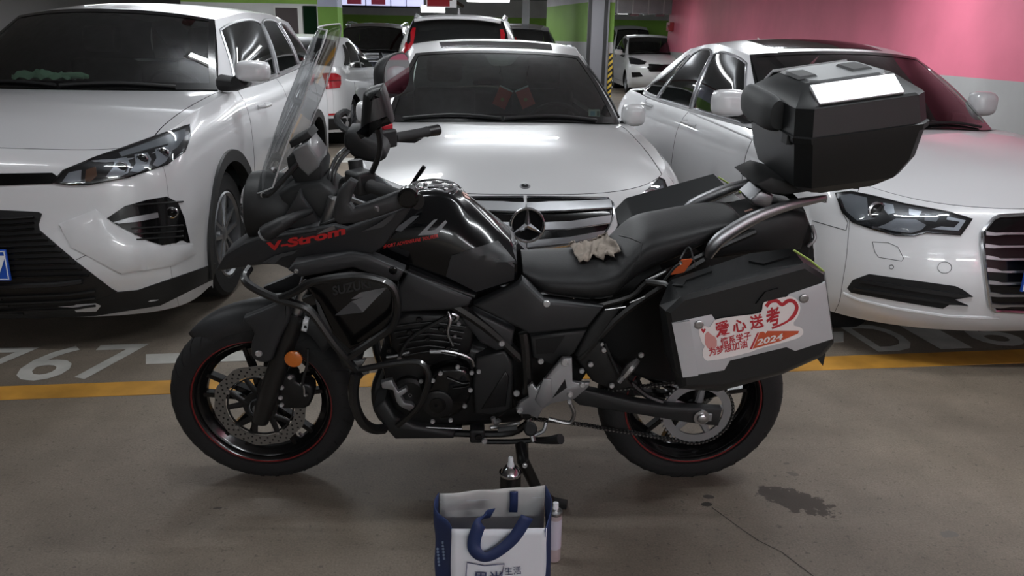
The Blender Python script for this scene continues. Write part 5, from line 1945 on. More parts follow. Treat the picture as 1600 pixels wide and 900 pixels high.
# ---- side panels under seat and tank
p1 = plate3('frame_cover', [(637, 427), (738, 467), (732, 479), (700, 485), (623, 489), (622, 450)], -.185, .04, M['matte'], both=True)
p2 = plate3('side_cover', [(740, 478), (810, 446), (816, 437), (851, 471), (944, 480), (918, 513), (827, 523), (813, 515)], -.180, .04, M['matte'], both=True)
bolt(854, 475, -.184, .011, par=p2[0])
p3 = plate3('lower_cover', [(720, 499), (739, 486), (804, 517), (800, 543), (776, 549), (751, 537)], -.17, .04, M['matte'], both=True)
bolt(784, 537, -.173, .010, par=p3[0])
tube_px('tank_trim', [(650, 306, -.165), (620, 350, -.17), (583, 400, -.17)], .007, M['gloss_black'], both=True)
tube_px('tank_trim', [(583, 400, -.17), (640, 427, -.17), (700, 449, -.17), (742, 463, -.17)], .006, M['matte_dk'], both=True)
p4 = plate3('rear_side_cover', [(828, 526), (918, 516), (898, 552), (868, 575), (832, 560)], -.165, .03, M['matte_dk'], both=True)
plate3('cover_recess', [(836, 530), (884, 524), (866, 553), (838, 554)], -.1665, .01, M['inner_black'], p4[0], ins=.004, drop=.003)
bolt(845, 565, -.168, .010, par=p4[0])
plate3('frame_gusset', [(920, 514), (945, 482), (975, 476), (930, 540), (905, 562), (898, 556)], -.155, .03, M['matte_dk'], both=True)
tube_px('frame_tube', [(817, 520, -.16), (821, 548, -.165), (824, 600, -.165), (822, 650, -.16)], .016, M['frame_blk'], both=True)
tube_px('frame_tube', [(640, 430, -.13), (700, 470, -.16), (760, 510, -.16), (815, 560, -.15)], .018, M['frame_blk'], both=True)
tube_px('frame_tube', [(905, 560, -.14), (960, 500, -.14), (1010, 462, -.13), (1100, 405, -.12)], .014, M['frame_blk'], both=True)
tube_px('frame_tube', [(930, 478, -.15), (985, 462, -.15), (1010, 440, -.15), (1060, 414, -.14), (1180, 362, -.12)], .011, M['frame_blk'], both=True)
for a in (((1009, 438), (1040, 424)), ((984, 473), (1008, 463)), ((857, 477), (940, 481)), ((945, 484), (978, 479))):
    tube_px('bright_edge', [(*a[0], -.168), (*a[1], -.168)], .0022, M['steel'], sm=1)

# ---- engine
plate3('main_frame', [(602, 480), (740, 486), (940, 482), (935, 556), (906, 600), (860, 632), (812, 660), (700, 668), (640, 668), (606, 640), (600, 560)], -.03, .06, M['inner_black'], ins=.006, drop=.006)
blk = plate3('engine_block', [(592, 560), (640, 545), (700, 530), (760, 548), (800, 560), (806, 640), (770, 662), (700, 668), (640, 665), (612, 640)], -.115, .23, M['engine_blk'], ins=.02, drop=.02)
cyl_ = plate3('cylinder_head', [(604, 500), (640, 488), (725, 492), (745, 510), (735, 555), (690, 575), (640, 572), (610, 545)], -.125, .25, M['engine_blk'], ins=.015, drop=.015)
for k in range(6):
    y = 505 + k * 9
    tube_px('cooling_fin', [(612 + k * 4, y + 6, -.132), (670, y - 1, -.134), (728 - k * 3, y + 6, -.132)], .0035, M['engine_blk'], cyl_, sm=2)
tube_px('spark_lead', [(622, 560, -.14), (640, 530, -.15), (680, 505, -.15), (706, 492, -.13)], .006, M['matte_dk'], cyl_)
tube_px('hose', [(676, 549, -.15), (694, 548, -.152), (716, 552, -.152), (735, 560, -.15), (740, 572, -.145)], .006, M['steel'])
tube_px('hose_end', [(672, 549, -.15), (690, 549, -.151)], .008, M['cast_grey'], sm=1)
tube_px('throttle_cable', [(700, 487, -.14), (704, 500, -.15), (700, 520, -.15), (708, 540, -.145)], .005, M['steel'])
tube_px('throttle_link', [(706, 490, -.14), (716, 494, -.14), (712, 502, -.14)], .006, M['steel'], sm=2)
for x, y, r in ((608, 548, .008), (624, 560, .007), (700, 545, .008), (711, 526, .006), (717, 506, .007), (640, 520, .009), (655, 500, .009), (690, 515, .01), (668, 530, .008)):
    bolt(x, y, -.15, r, M['cast_grey'] if r < .008 else M['engine_blk'], cyl_)
tube_px('bracket', [(604, 558, -.14), (618, 556, -.14), (640, 550, -.14)], .005, M['cast_grey'], cyl_)
cov = plate3('clutch_cover', [(664, 598), (672, 584), (694, 575), (726, 574), (737, 590), (737, 622), (722, 647), (690, 659), (668, 648), (660, 622)], -.178, .07, M['gloss_black'], rnd=1, ins=.016, drop=.012)
c = B(684, 631, -.180)
MB().lathe([(.048, 0.006), (.047, -.004), (.040, -.007), (.0005, -.007)], c, (0, 1, 0), 32).build('cover_boss', M['engine_blk'], cov)
MB().lathe([(.026, -.006), (.026, -.012), (.022, -.013), (.0005, -.010)], c, (0, 1, 0), 24).build('inspection_plug', M['gloss_black'], cov)
tube_px('cover_rib', [(698, 590, -.181), (722, 599, -.181), (733, 598, -.181), (730, 604, -.181), (708, 607, -.181)], .004, M['gloss_black'], cov, sm=2)
for x, y in ((688, 584), (715, 574), (737, 583), (748, 581), (735, 610), (726, 635), (676, 595), (704, 657), (676, 659)):
    bolt(x, y, -.180, .0075, par=cov)
for x, y in ((658, 596), (641, 617)):
    bolt(x, y, -.14, .0075, par=blk)
MB().lathe([(.055, 0), (.055, -.02), (.045, -.028), (.0005, -.028)], B(640, 610, -.115), (0, 1, 0), 28).build('generator_cover', M['engine_blk'], bike)
plate3('sprocket_cover', [(744, 560), (790, 548), (802, 570), (800, 640), (770, 650), (742, 648), (738, 600)], -.150, .05, M['matte_dk'])
bolt(807, 615, -.16, .011)
plate3('cover_plate', [(752, 640), (790, 580), (796, 590), (790, 636)], -.155, .01, M['engine_blk'], ins=.005, drop=.004)
plate3('horn_bracket', [(595, 598), (612, 594), (615, 601), (622, 613), (634, 606), (637, 612), (626, 620), (632, 630), (643, 632), (648, 637), (640, 643), (624, 635), (619, 628), (614, 610), (597, 607)], -.165, .02, M['cast_grey'], ins=.003, drop=.003)
tube_px('clamp', [(556, 602, -.2), (560, 588, -.2), (575, 580, -.2)], .008, M['steel'])
plate3('grey_bracket', [(551, 566), (572, 561), (560, 581)], -.18, .01, M['cast_grey'], ins=.003, drop=.003)
plate3('skid_plate', [(583, 640), (601, 626), (618, 652), (650, 666), (711, 676), (709, 687), (617, 688), (600, 670)], -.14, .28, M['matte_dk'], ins=.012, drop=.012)
tube_px('exhaust_pipe', [(600, 575, .02), (588, 610, 0), (598, 650, -.02), (640, 668, -.05), (722, 671, -.06)], .019, M['frame_blk'])
tube_px('bright_edge', [(610, 661, -.13), (654, 667, -.13), (722, 670, -.13)], .003, M['steel'], sm=1)
# crash bars
tube_px('crash_bar', [(390, 418, -.17), (382, 432, -.20), (392, 447, -.23), (433, 467, -.25), (472, 478, -.26), (490, 492, -.26), (520, 534, -.26), (543, 562, -.25), (562, 588, -.22)], .0125, M['frame_blk'], both=True)
tube_px('crash_bar', [(434, 468, -.25), (463, 455, -.255), (490, 440, -.26), (550, 431, -.265), (590, 436, -.265), (613, 448, -.265), (621, 470, -.265), (620, 492, -.26), (612, 511, -.26), (590, 528, -.255), (543, 560, -.25)], .0115, M['frame_blk'], both=True)
tube_px('crash_bar', [(556, 584, -.24), (552, 610, -.24), (555, 634, -.23), (566, 658, -.21), (582, 670, -.18), (600, 670, -.14)], .0165, M['frame_blk'], both=True)
tube_px('engine_guard', [(560, 578, -.23), (585, 573, -.235), (613, 568, -.24), (644, 565, -.245), (660, 569, -.25), (669, 582, -.25), (669, 598, -.25), (663, 619, -.24), (650, 640, -.22), (622, 664, -.17)], .010, M['frame_blk'], both=True)

# ---- footrest, levers, stand
pb = plate3('footrest_bracket', [(876, 563), (879, 560), (894, 560), (895, 597), (907, 599), (922, 598), (919, 606), (898, 624), (862, 631), (848, 640), (840, 655), (826, 648), (811, 648), (806, 640), (813, 629), (826, 621), (824, 606), (832, 599), (838, 608), (852, 592)], -.20, .014, M['cast_grey'], both=True, ins=.004, drop=.004)
plate3('bracket_opening', [(864, 622), (883, 592), (886, 606)], -.2005, .004, M['inner_black'], pb[0], ins=.002, drop=.001)
plate3('heel_guard', [(849, 592), (862, 593), (862, 627), (846, 638), (836, 626)], -.206, .006, M['cast_grey'], pb[0], ins=.003, drop=.003)
for x, y, r in ((883, 567, .013), (812, 642, .010), (910, 602, .009), (891, 617, .009), (890, 628, .007)):
    bolt(x, y, -.204, r, par=pb[0])
MB().tube([B(829, 666, -.21), B(829, 668, -.24), B(829, 671, -.30), B(829, 671, -.305)], [.012, .019, .021, .016], 10).build('footrest', M['inner_black'], bike)
tube_px('lower_rail', [(690, 676, -.10), (745, 678, -.12), (800, 676, -.13), (826, 660, -.15)], .012, M['frame_blk'])
tube_px('footrest_pivot', [(826, 656, -.20), (828, 668, -.215), (834, 690, -.24)], .008, M['steel'])
tube_px('footrest_stay', [(834, 680, -.22), (849, 673, -.22), (853, 660, -.21)], .007, M['cast_grey'])
tube_px('gear_rod', [(891, 630, -.205), (897, 645, -.205), (894, 657, -.205), (886, 661, -.205), (857, 654, -.2)], .0065, M['steel'])
tube_px('gear_lever', [(812, 660, -.19), (790, 665, -.2), (766, 668, -.21)], .0065, M['steel'])
tube_px('gear_peg', [(778, 672, -.24), (808, 669, -.24)], .009, M['matte_dk'], sm=1)
tube_px('stand_spring', [(760, 690, -.16), (800, 690, -.17), (840, 687, -.18)], .0085, M['frame_blk'])
tube_px('stand_stub', [(838, 688, -.2), (858, 688, -.24), (876, 686, -.27)], [.011, .013, .017], M['matte_dk'])
MB().box(B(734, 693, -.15), B(757, 660, -.10)).build('stand_bracket', M['matte_dk'], bike, bevel=.006)
bolt(757, 690, -.165, .010)
bolt(748, 684, -.155, .012, M['engine_blk'])
tube_px('bracket', [(770, 652, -.17), (774, 662, -.17), (780, 656, -.17)], .008, M['cast_grey'])
gl = BI @ ground(866, 786, .012)
stand = MB().tube([B(815, 694, -.17), B(817, 720, -.23), BI @ (ground(838, 762, .07))], [.022, .020, .018], 10).tube([BI @ ground(838, 762, .07), gl], [.017, .015], 8).build('side_stand', M['frame_blk'], bike)
MB().tube([gl + Vector((-.035, .012, 0)), gl + Vector((.04, -.014, 0))], .024, 10, flat=.4).build('stand_foot', M['matte_dk'], stand)
bolt(820, 728, -.265, .008, par=stand)

# ---- swing arm, chain, sprocket, rear brake
sa = plate3('swing_arm', [(880, 612), (895, 602), (920, 611), (1000, 630), (1050, 637), (1129, 641), (1123, 667), (1080, 662), (1000, 649), (905, 634)], -.150, .035, M['matte_dk'], both=True, ins=.006, drop=.006)
c = B(1096, 652, -.153)
MB().lathe([(.026, .004), (.026, -.004), (.016, -.005), (.016, -.014), (.012, -.017), (.0005, -.017)], c, (0, 1, 0), 16).build('axle_nut', M['steel'], sa[0])
MB().box(c + Vector((.0, -.004, -.014)), c + Vector((.034, .002, .014))).build('chain_adjuster', M['cast_grey'], sa[0], bevel=.003)
spk = ring_disc('sprocket', rc, -.108, .113, .086, .007, M['cast_grey'], bike)
mb = MB()
for k in range(45):
    a = 2 * PI * k / 45
    mb.box(rc + Vector((.1175 * math.cos(a) - .003, -.107, .1175 * math.sin(a) - .003)), rc + Vector((.1175 * math.cos(a) + .003, -.102, .1175 * math.sin(a) + .003)))
t_ = mb.build('teeth', M['cast_grey'], spk, smooth=False)
t_['kind'] = 'stuff'
mb = MB()
for k in range(5):
    a = 2 * PI * k / 5 + .2
    mb.tube([rc + Vector((.035 * math.cos(a), -.10, .035 * math.sin(a))), rc + Vector((.09 * math.cos(a), -.103, .09 * math.sin(a)))], [.014, .010], 6, flat=.5)
mb.build('sprocket_carrier', M['cast_grey'], spk)
path = []
f0 = Vector((.165, -.1045, .325))
for k in range(13):
    a = math.radians(lerp(92, 268, k / 12))
    path.append(f0 + Vector((.036 * math.cos(a), 0, .036 * math.sin(a))))
path += [B(907, 663, -.105), B(953, 671, -.105), B(1000, 678, -.105), B(1040, 685, -.105)]
for k in range(15):
    a = math.radians(lerp(-112, 88, k / 14))
    path.append(rc + Vector((.119 * math.cos(a), -.1045, .119 * math.sin(a))))
P = spline(path, 6, closed=True)
L_ = [0]
for i in range(len(P)):
    L_.append(L_[-1] + (P[(i + 1) % len(P)] - P[i]).length)
nl = int(L_[-1] / .0127) // 2 * 2


def at_len(s):
    s %= L_[-1]
    i = 0
    while L_[i + 1] < s:
        i += 1
    return P[i].lerp(P[(i + 1) % len(P)], (s - L_[i]) / max(1e-9, L_[i + 1] - L_[i]))


mb, mr = MB(), MB()
for k in range(nl):
    a, b = at_len(k * L_[-1] / nl), at_len((k + 1) * L_[-1] / nl)
    d = (b - a).normalized()
    n_ = Vector((-d.z, 0, d.x))
    o = .0075 if k % 2 else .0055
    for sg in (-1, 1):
        ring = [a - d * .004 + n_ * .004, a + d * .006 + n_ * .0028, b - d * .006 + n_ * .0028, b + d * .004 + n_ * .004, b + d * .004 - n_ * .004, b - d * .006 - n_ * .0028, a + d * .006 - n_ * .0028, a - d * .004 - n_ * .004]
        mb.rings([[p + Vector((0, sg * o - .0008, 0)) for p in ring], [p + Vector((0, sg * o + .0008, 0)) for p in ring]])
    mr.cyl(a + Vector((0, -.0088, 0)), a + Vector((0, .0088, 0)), .0026, 6)
ch = mb.build('drive_chain', M['engine_blk'], bike, smooth=False)
ch['kind'] = 'stuff'
cr_ = mr.build('chain_pins', M['disc'], ch, smooth=False)
cr_['kind'] = 'stuff'
ring_disc('rear_brake_disc', rc, .075, .12, .085, .005, M['disc'], bike, 24, .002)
plate3('rear_hugger', [(930, 505), (985, 470), (1045, 440), (1062, 470), (1062, 604), (1010, 596), (985, 590), (960, 566), (938, 545)], -.085, .17, M['inner_black'], ins=.02, drop=.02)
tube_px('shock_absorber', [(930, 535, -.03), (975, 585, -.03), (990, 610, -.03)], .035, M['matte_dk'])
cn = tube_px('silver_taper', [(997, 562, -.16), (985, 574, -.17), (974, 588, -.175)], [.009, .016, .012], M['steel'], sm=3)  # tapered silver cylinder beside the rear bracket
tube_px('taper_stem', [(974, 588, -.175), (967, 597, -.175)], .008, M['cast_grey'], cn, sm=1)
bolt(1002, 555, -.17, .009)
tube_px('brake_hose', [(945, 536, -.16), (955, 560, -.165), (966, 583, -.17)], .0045, M['matte_dk'])
for x, y, r in ((944, 547, .009), (923, 570, .009), (909, 580, .009), (956, 603, .009), (941, 538, .006)):
    bolt(x, y, -.16, r)
plate3('rear_bracket', [(898, 560), (935, 530), (975, 585), (990, 605), (960, 612), (925, 596)], -.150, .02, M['engine_blk'], ins=.008, drop=.006, both=True)
tube_px('swing_link', [(985, 598, -.12), (1010, 618, -.12), (1035, 628, -.12)], .010, M['frame_blk'])
tube_px('brake_rod', [(1070, 622, .02), (1090, 612, .03), (1110, 614, .02)], .012, M['steel'])
# ---- tail, grab rails, racks
plate3('tail_unit', [(1088, 392), (1120, 366), (1180, 342), (1235, 330), (1262, 335), (1268, 352), (1255, 392), (1225, 398), (1160, 402), (1110, 408)], -.095, .19, M['matte_dk'], ins=.02, drop=.02)
plate3('plate_holder', [(1230, 345), (1262, 338), (1270, 360), (1266, 400), (1258, 425), (1240, 410), (1225, 380)], -.06, .12, M['inner_black'], ins=.01, drop=.01)
tube_px('tail_lamp_stay', [(1268, 352, -.06), (1273, 372, -.08), (1262, 385, -.08)], .006, M['cast_grey'])
gr_ = tube_px('grab_rail', [(1107, 402, -.165), (1113, 388, -.168), (1127, 372, -.165), (1166, 347, -.15), (1201, 331, -.14), (1240, 319, -.125), (1270, 313, -.10), (1290, 309, -.07)], [.012, .020, .022, .021, .018, .015, .012, .009], M['satin_silver'], both=True, n=12, flat=.7)
tube_px('rail_end', [(1289, 308, -.07), (1288, 316, -.07)], .007, M['satin_silver'], gr_[0], sm=1)
plate3('rail_clamp', [(1172, 312), (1190, 297), (1209, 306), (1206, 324), (1196, 326), (1178, 322)], -.055, .11, M['satin_silver'], ins=.006, drop=.006)
plate3('rack_plate', [(1178, 288), (1205, 276), (1262, 292), (1262, 300), (1230, 305), (1204, 303), (1196, 299)], -.10, .2, M['matte_dk'], ins=.006, drop=.006)
plate3('rack_catch', [(1177, 281), (1190, 275), (1208, 276), (1206, 290), (1182, 293)], -.03, .16, M['gloss_black'], ins=.006, drop=.006)
plate3('info_label', [(1164, 331), (1176, 327), (1184, 333), (1172, 341)], -.02, .01, mat('label_pink', rgb(190, 150, 140), .5), ins=.002, drop=.002)
# pannier frame tube
tube_px('case_frame', [(1010, 440, -.2), (1050, 452, -.22), (1075, 520, -.225), (1060, 600, -.22)], .010, M['frame_blk'], both=True)

# ---- side cases
o_in = [(1030, 477), (1045, 442), (1049, 437), (1171, 396), (1237, 388), (1289, 424), (1291, 441), (1303, 531), (1303, 537), (1285, 557), (1224, 584), (1122, 612), (1061, 607), (1060, 592), (1052, 581)]
o_out = [(1040, 486), (1061, 466), (1066, 462), (1180, 432), (1258, 411), (1287, 429), (1289, 442), (1302, 531), (1301, 537), (1284, 556), (1224, 582), (1128, 604), (1066, 606), (1064, 591), (1056, 581)]
rs = [[B(a, b, -.235) if i <= 5 else B(a, b, -.35) for i, (a, b) in enumerate(o_in)]]
rs[0] = [Vector((p.x, -.235, p.z)) for p in rs[0]]
rs.append([Vector((p.x, -.34, p.z - .008)) if 1 <= i <= 4 else B(*o_in[i], -.36) for i, p in enumerate(rs[0])])
rs.append([B(a, b, -.445) for a, b in o_out])
q = inset([(p.x, p.z) for p in rs[-1]], .012)
rs.append([Vector((a, -.452, b)) for a, b in q])
YP = -.455
plate_o = [(1050, 505), (1112, 492), (1123, 507), (1218, 480), (1233, 460), (1290, 441), (1302, 530), (1243, 549), (1229, 543), (1141, 564), (1132, 579), (1067, 590)]


def side_case(sg):
    F = lambda p: Vector((p.x, sg * p.y, p.z))
    body = MB().rings([[F(p) for p in r] for r in rs]).build('side_case', M['case_blk'], bike, ang=25)
    P = [B(a, b, YP) for a, b in plate_o]
    q = [(p.x, p.z) for p in P]
    qi = inset(q, .004)
    MB().rings([[F(Vector((a, YP + .012, b))) for a, b in q], [F(Vector((a, YP + .002, b))) for a, b in q], [F(Vector((a, YP, b))) for a, b in qi]]).build('aluminium_face', M['alu'], body, ang=30)
    # folded front strip of the face
    P = [B(a, b, YP) for a, b in ((1050, 505), (1077, 500), (1090, 585), (1067, 590))]
    MB().rings([[F(P[0] + Vector((0, .002, 0))), F(P[1] + Vector((0, .002, 0))), F(P[2] + Vector((0, .002, 0))), F(P[3] + Vector((0, .002, 0)))], [F(P[0] + Vector((0, -.0005, 0))), F(P[1] + Vector((0, -.007, 0))), F(P[2] + Vector((0, -.007, 0))), F(P[3] + Vector((0, -.0005, 0)))]]).build('face_fold', M['alu'], body, smooth=False)
    if sg > 0:
        fr_ = Fit(body, BI, [F(p) for r in rs for p in r], [(i * 15 + k, i * 15 + (k + 1) % 15, (i + 1) * 15 + (k + 1) % 15, (i + 1) * 15 + k) for i in range(3) for k in range(15)])
        for pts in ([(1052, 447), (1058, 441), (1104, 424), (1110, 415), (1113, 426), (1073, 440), (1067, 449)], [(1170, 410), (1177, 403), (1185, 403), (1194, 411), (1233, 399), (1234, 403), (1193, 415)]):
            fr_.decal('lid_rib', pts, M['case_blk'], .006, .012, sp=9, mirror=False)
    P = [B(a, b, -.452) for a, b in ((1195, 455), (1215, 449), (1226, 462), (1180, 474))]
    MB().rings([[F(p + Vector((0, .008, 0))) for p in P], [F(p + Vector((0, -.006, 0))) for p in P]]).build('lock_cover', M['case_blk'], body, smooth=False)
    for x, y in ((1092, 507), (1256, 466)):
        p = F(B(x, y, YP - .001))
        s_ = MB().lathe([(.012, 0), (.012, -.004), (.009, -.0055), (.0005, -.004)], p, (0, sg, 0), 20).build('face_screw', M['steel'], body)
        MB().lathe([(.006, -.0045), (.0005, -.0046)], p, (0, sg, 0), 10).build('screw_head', M['lamp_dark'], s_) if False else None
    P = [B(a, b, -.40) for a, b in ((1275, 556), (1290, 552), (1286, 572), (1281, 566))]
    MB().rings([[F(p) for p in P], [F(p + Vector((0, .03, 0))) for p in P]]).build('hinge_lug', M['case_blk'], body, smooth=False)
    # yellow-green edge line at the rear of the lid
    MB().tube([F(B(1240, 391, -.37)), F(B(1266, 407, -.37)), F(B(1287, 424, -.375))], .003, 6).build('lid_seal', mat('lime_seal', rgb(150, 170, 80), .5), body)
    return body


case = side_case(1)
side_case(-1)
# sticker on the near case
YS = YP - .0015
M['stk_white'] = mat('sticker_white', rgb(240, 234, 232), .45)
M['stk_red'] = mat('sticker_red', rgb(186, 42, 52), .45)
M['stk_orange'] = mat('sticker_orange', rgb(202, 88, 52), .45)
M['stk_pink'] = mat('sticker_pink', rgb(214, 150, 145), .45)
YS2 = YS - .0005


def stick(name, pts, m, y):
    return print_px(name, pts, y, m, case, lift=.0006)


stick('sticker', smooth2([(1092, 521), (1092, 513), (1100, 508), (1108, 512), (1113, 506), (1116, 499), (1150, 494), (1187, 490), (1191, 485), (1192, 473), (1203, 463), (1213, 461), (1224, 465), (1235, 462), (1245, 467), (1251, 477), (1249, 491), (1237, 508), (1251, 511), (1256, 517), (1253, 525), (1240, 531), (1184, 545), (1171, 551), (1107, 565), (1099, 560), (1097, 547), (1102, 541), (1096, 535)], 1), M['stk_white'], YS)
for ch, bl, br, tl in (('爱', (1119, 528), (1141, 523), (1116, 504)), ('心', (1146, 521), (1167, 516), (1143, 501)), ('送', (1173, 516), (1194, 511), (1170, 494)), ('考', (1198, 512), (1220, 506), (1195, 483))):
    text_px(ch, bl, br, tl, YS2, M['stk_red'], case, .03, 'sticker_lettering')
text_px('情系学子', (1127, 541), (1174, 530), (1125, 528), YS2, M['stk_red'], case, .02, 'sticker_lettering')
text_px('为梦想加油', (1108, 557), (1168, 543), (1106, 544), YS2, M['stk_red'], case, .02, 'sticker_lettering')
hp = spline([Vector((a, b, 0)) for a, b in ((1197, 479), (1204, 471), (1214, 470), (1222, 476), (1231, 470), (1240, 471), (1245, 480), (1240, 493), (1227, 504), (1206, 513))], 3)
hw = []
for i, p in enumerate(hp):
    d = (hp[min(i + 1, len(hp) - 1)] - hp[max(i - 1, 0)]).normalized()
    k = 2.8 if i < len(hp) - 5 else 1.6
    hw.append((p + Vector((-d.y, d.x, 0)) * k, p - Vector((-d.y, d.x, 0)) * k))
stick('heart_outline', [(p.x, p.y) for p, _ in hw] + [(p.x, p.y) for _, p in reversed(hw)], M['stk_red'], YS2)
stick('road_print', [(1176, 545), (1187, 519), (1193, 518), (1196, 521), (1199, 517), (1248, 517), (1247, 521), (1219, 533)], M['stk_orange'], YS2)
stick('road_print', [(1171, 546), (1183, 520), (1186, 519), (1175, 545)], M['stk_red'], YS2)
text_px('2024', (1182, 540), (1222, 530), (1184, 530), YS2 - .0006, M['stk_white'], case, .03, 'sticker_lettering')
stick('hand_print', smooth2([(1101, 523), (1106, 517), (1110, 522), (1120, 528), (1120, 544), (1107, 546), (1101, 537)], 1), M['stk_pink'], YS2)
stick('small_heart', [(1099, 521), (1095, 515), (1097, 513), (1099, 515), (1101, 513), (1103, 515)], M['stk_red'], YS2)

# ---- top case: tilted box with chamfered corners
TA = math.radians(8.8)
ta, tn = Vector((math.cos(TA), 0, math.sin(TA))), Vector((-math.sin(TA), 0, math.cos(TA)))
TO = B(1240, 220, -.19)
TO.y = 0


def tb(a, y, n):
    return TO + ta * a + tn * n + Vector((0, y, 0))


def octo(n, fr, re, sd, chf=.040, chr_=.030):
    pts = [(fr, -sd + chf), (fr + chf * .9, -sd), (re - chr_, -sd), (re, -sd + chr_)]
    return [tb(a, y, n) for a, y in pts] + [tb(a, -y, n) for a, y in reversed(pts)]


LB = .352
tc = MB().rings([octo(-.170, .055, .24, .16), octo(-.165, .045, .258, .175), octo(-.140, .012, .305, .20), octo(-.088, .004, .335, .222), octo(-.004, .0, LB, .235)]).build('top_case', M['case_blk'], bike, ang=20)
MB().rings([octo(-.004, -.006, LB + .004, .242), octo(.012, -.008, LB + .006, .244), octo(.015, -.004, LB + .002, .240)]).build('lid_rim', M['case_blk'], tc, ang=20)
lid = MB().rings([octo(.013, -.003, LB, .239), octo(.088, .004, LB - .007, .232), octo(.095, .010, LB - .014, .226), octo(.131, .055, .300, .150), octo(.135, .062, .294, .142)]).build('lid', M['case_blk'], tc, ang=20)
# bright plates on the lid's shoulders
M['bright_plate'] = mat('bright_plate', rgb(222, 223, 225), .30, 1.0)
for sg in (-1, 1):
    F = lambda p: Vector((p.x, p.y * -sg, p.z))
    q = [F(tb(.054, -.2255, .0955)), F(tb(.279, -.2255, .0955)), F(tb(.285, -.1495, .1325)), F(tb(.056, -.1495, .1325))]
    n_ = Vector((-.13, -.44 * -sg, .88))
    MB().rings([[p - n_ * .004 for p in q], [p + n_ * .006 for p in q]]).build('bright_plate', M['bright_plate'], lid, bevel=.002, seg=1, smooth=False)
MB().rings([octo(.133, .075, .285, .12, .02, .02), octo(.139, .079, .281, .116, .02, .02)]).build('lid_panel', mat('lid_panel_grey', rgb(92, 94, 95), .4), lid, ang=20)
for a0, a1, y0_, y1_ in ((.06, .115, -.06, .05), (.21, .27, -.06, .06)):
    MB().rings([[tb(a0, y0_, .137), tb(a1, y0_, .137), tb(a1, y1_, .137), tb(a0, y1_, .137)], [tb(a0 + .006, y0_ + .006, .145), tb(a1 - .006, y0_ + .006, .145), tb(a1 - .006, y1_ - .006, .145), tb(a0 + .006, y1_ - .006, .145)]]).build('lid_boss', M['matte_dk'], lid, smooth=False)
MB().lathe([(.007, 0), (.006, .004), (.0005, .004)], tb(.262, -.135, .134), tn, 12).build('plate_screw', M['steel'], lid)
# passenger back pad
pr_ = [(.004, -.005), (-.046, .005), (-.058, .04), (-.048, .098), (-.004, .116)]
rings = []
for k in range(13):
    t = lerp(-1, 1, k / 12)
    sc_ = (1 - abs(t) ** 5) * .25 + .75
    rings.append([tb(.006 + a * sc_, .035 + t * .14, (n - .06) * sc_ + .06) for a, n in smooth2(pr_, 2)])
MB().rings(rings).build('back_pad', mat('pad_grey', rgb(52, 53, 54), .6, bump=.2, bscale=300), tc, ang=50)
for t in (-.95, .95):
    MB().box(tb(-.016, t * .165 - .02, -.012), tb(.004, t * .165 + .02, .012)).build('latch', M['matte_dk'], tc, smooth=False)
MB().box(tb(.195, -.13, -.182), tb(.215, -.10, -.165)).build('rear_foot', M['matte_dk'], tc, smooth=False)
for a in (.08, .15):
    MB().box(tb(a, -.11, -.182), tb(a + .04, .11, -.168)).build('mounting_foot', M['matte_dk'], tc, smooth=False)

# ---- front end: headlamp, screen, dash, bars
c = B(424, 322, 0)
hl_ = MB().lathe([(.045, .12), (.085, .09), (.102, .04), (.106, -.03), (.100, -.055), (.092, -.06)], c, (1, 0, -.05), 32).build('headlamp', M['matte_dk'], bike)
MB().lathe([(.092, -.058), (.06, -.075), (.0005, -.082)], c, (1, 0, -.05), 28).build('headlamp_lens', M['lens'], hl_)
MB().lathe([(.092, -.05), (.05, -.02), (.0005, -.01)], c, (1, 0, -.05), 28).build('reflector', M['chrome'], hl_)
plate3('nose_panel', [(425, 340), (432, 300), (452, 290), (500, 285), (520, 300), (532, 352), (500, 360), (440, 368)], -.085, .17, M['matte_dk'], ins=.02, drop=.02)
plate3('nose_fin', [(434, 358), (468, 296), (472, 310), (505, 355)], -.12, .02, M['matte'], both=True, ins=.004, drop=.004)
bolt(411, 305, -.10, .008)
tube_px('screen_bracket', [(411, 305, -.10), (424, 300, -.1), (470, 250, -.06)], .008, M['frame_blk'], both=True)
# turn signals
for sg in (1, -1):
    F = lambda p: Vector((p.x, p.y * sg, p.z))
    ts = MB().tube([F(B(413, 366, -.24)), F(B(420, 362, -.24)), F(B(440, 350, -.235)), F(B(462, 338, -.2)), F(B(485, 330, -.12))], [.022, .024, .020, .012, .010], 14).build('turn_signal', M['matte_dk'], bike)
    MB().tube([F(B(409, 369, -.24)), F(B(414, 366, -.24))], [.016, .022], 14).build('signal_lens', M['grey_lens'], ts)
# windscreen: clear sheet curving back at both sides
edge = [B(a, b, yy) for a, b, yy in ((426, 293, -.155), (447, 230, -.17), (473, 160, -.175), (493, 100, -.16), (507, 62, -.13), (511, 47, -.10))]
cen = [B(a, b, 0.0) for a, b in ((403, 296), (420, 238), (446, 166), (472, 100), (490, 58), (499, 42))]
ed, ce = spline(edge, 4), spline(cen, 4)
g = []
for e_, c_ in zip(ed, ce):
    row = []
    for i in range(21):
        t = lerp(-1, 1, i / 20)
        q = abs(t) ** 2.2
        row.append(Vector((lerp(c_.x, e_.x, q), -t * e_.y * -1 if False else t * abs(e_.y), lerp(c_.z, e_.z, q))))
    g.append(row)
mb = MB()
mb.grid(g)
ws_ = mb.build('windscreen', M['screen'], bike)
rim = [r[0] for r in g] + g[-1][1:] + [r[-1] for r in reversed(g[:-1])] + list(reversed(g[0][1:-1]))
MB().tube(rim + [rim[0]], .0022, 6, caps=False).build('screen_edge', mat('screen_edge', rgb(190, 192, 194), .25), ws_)
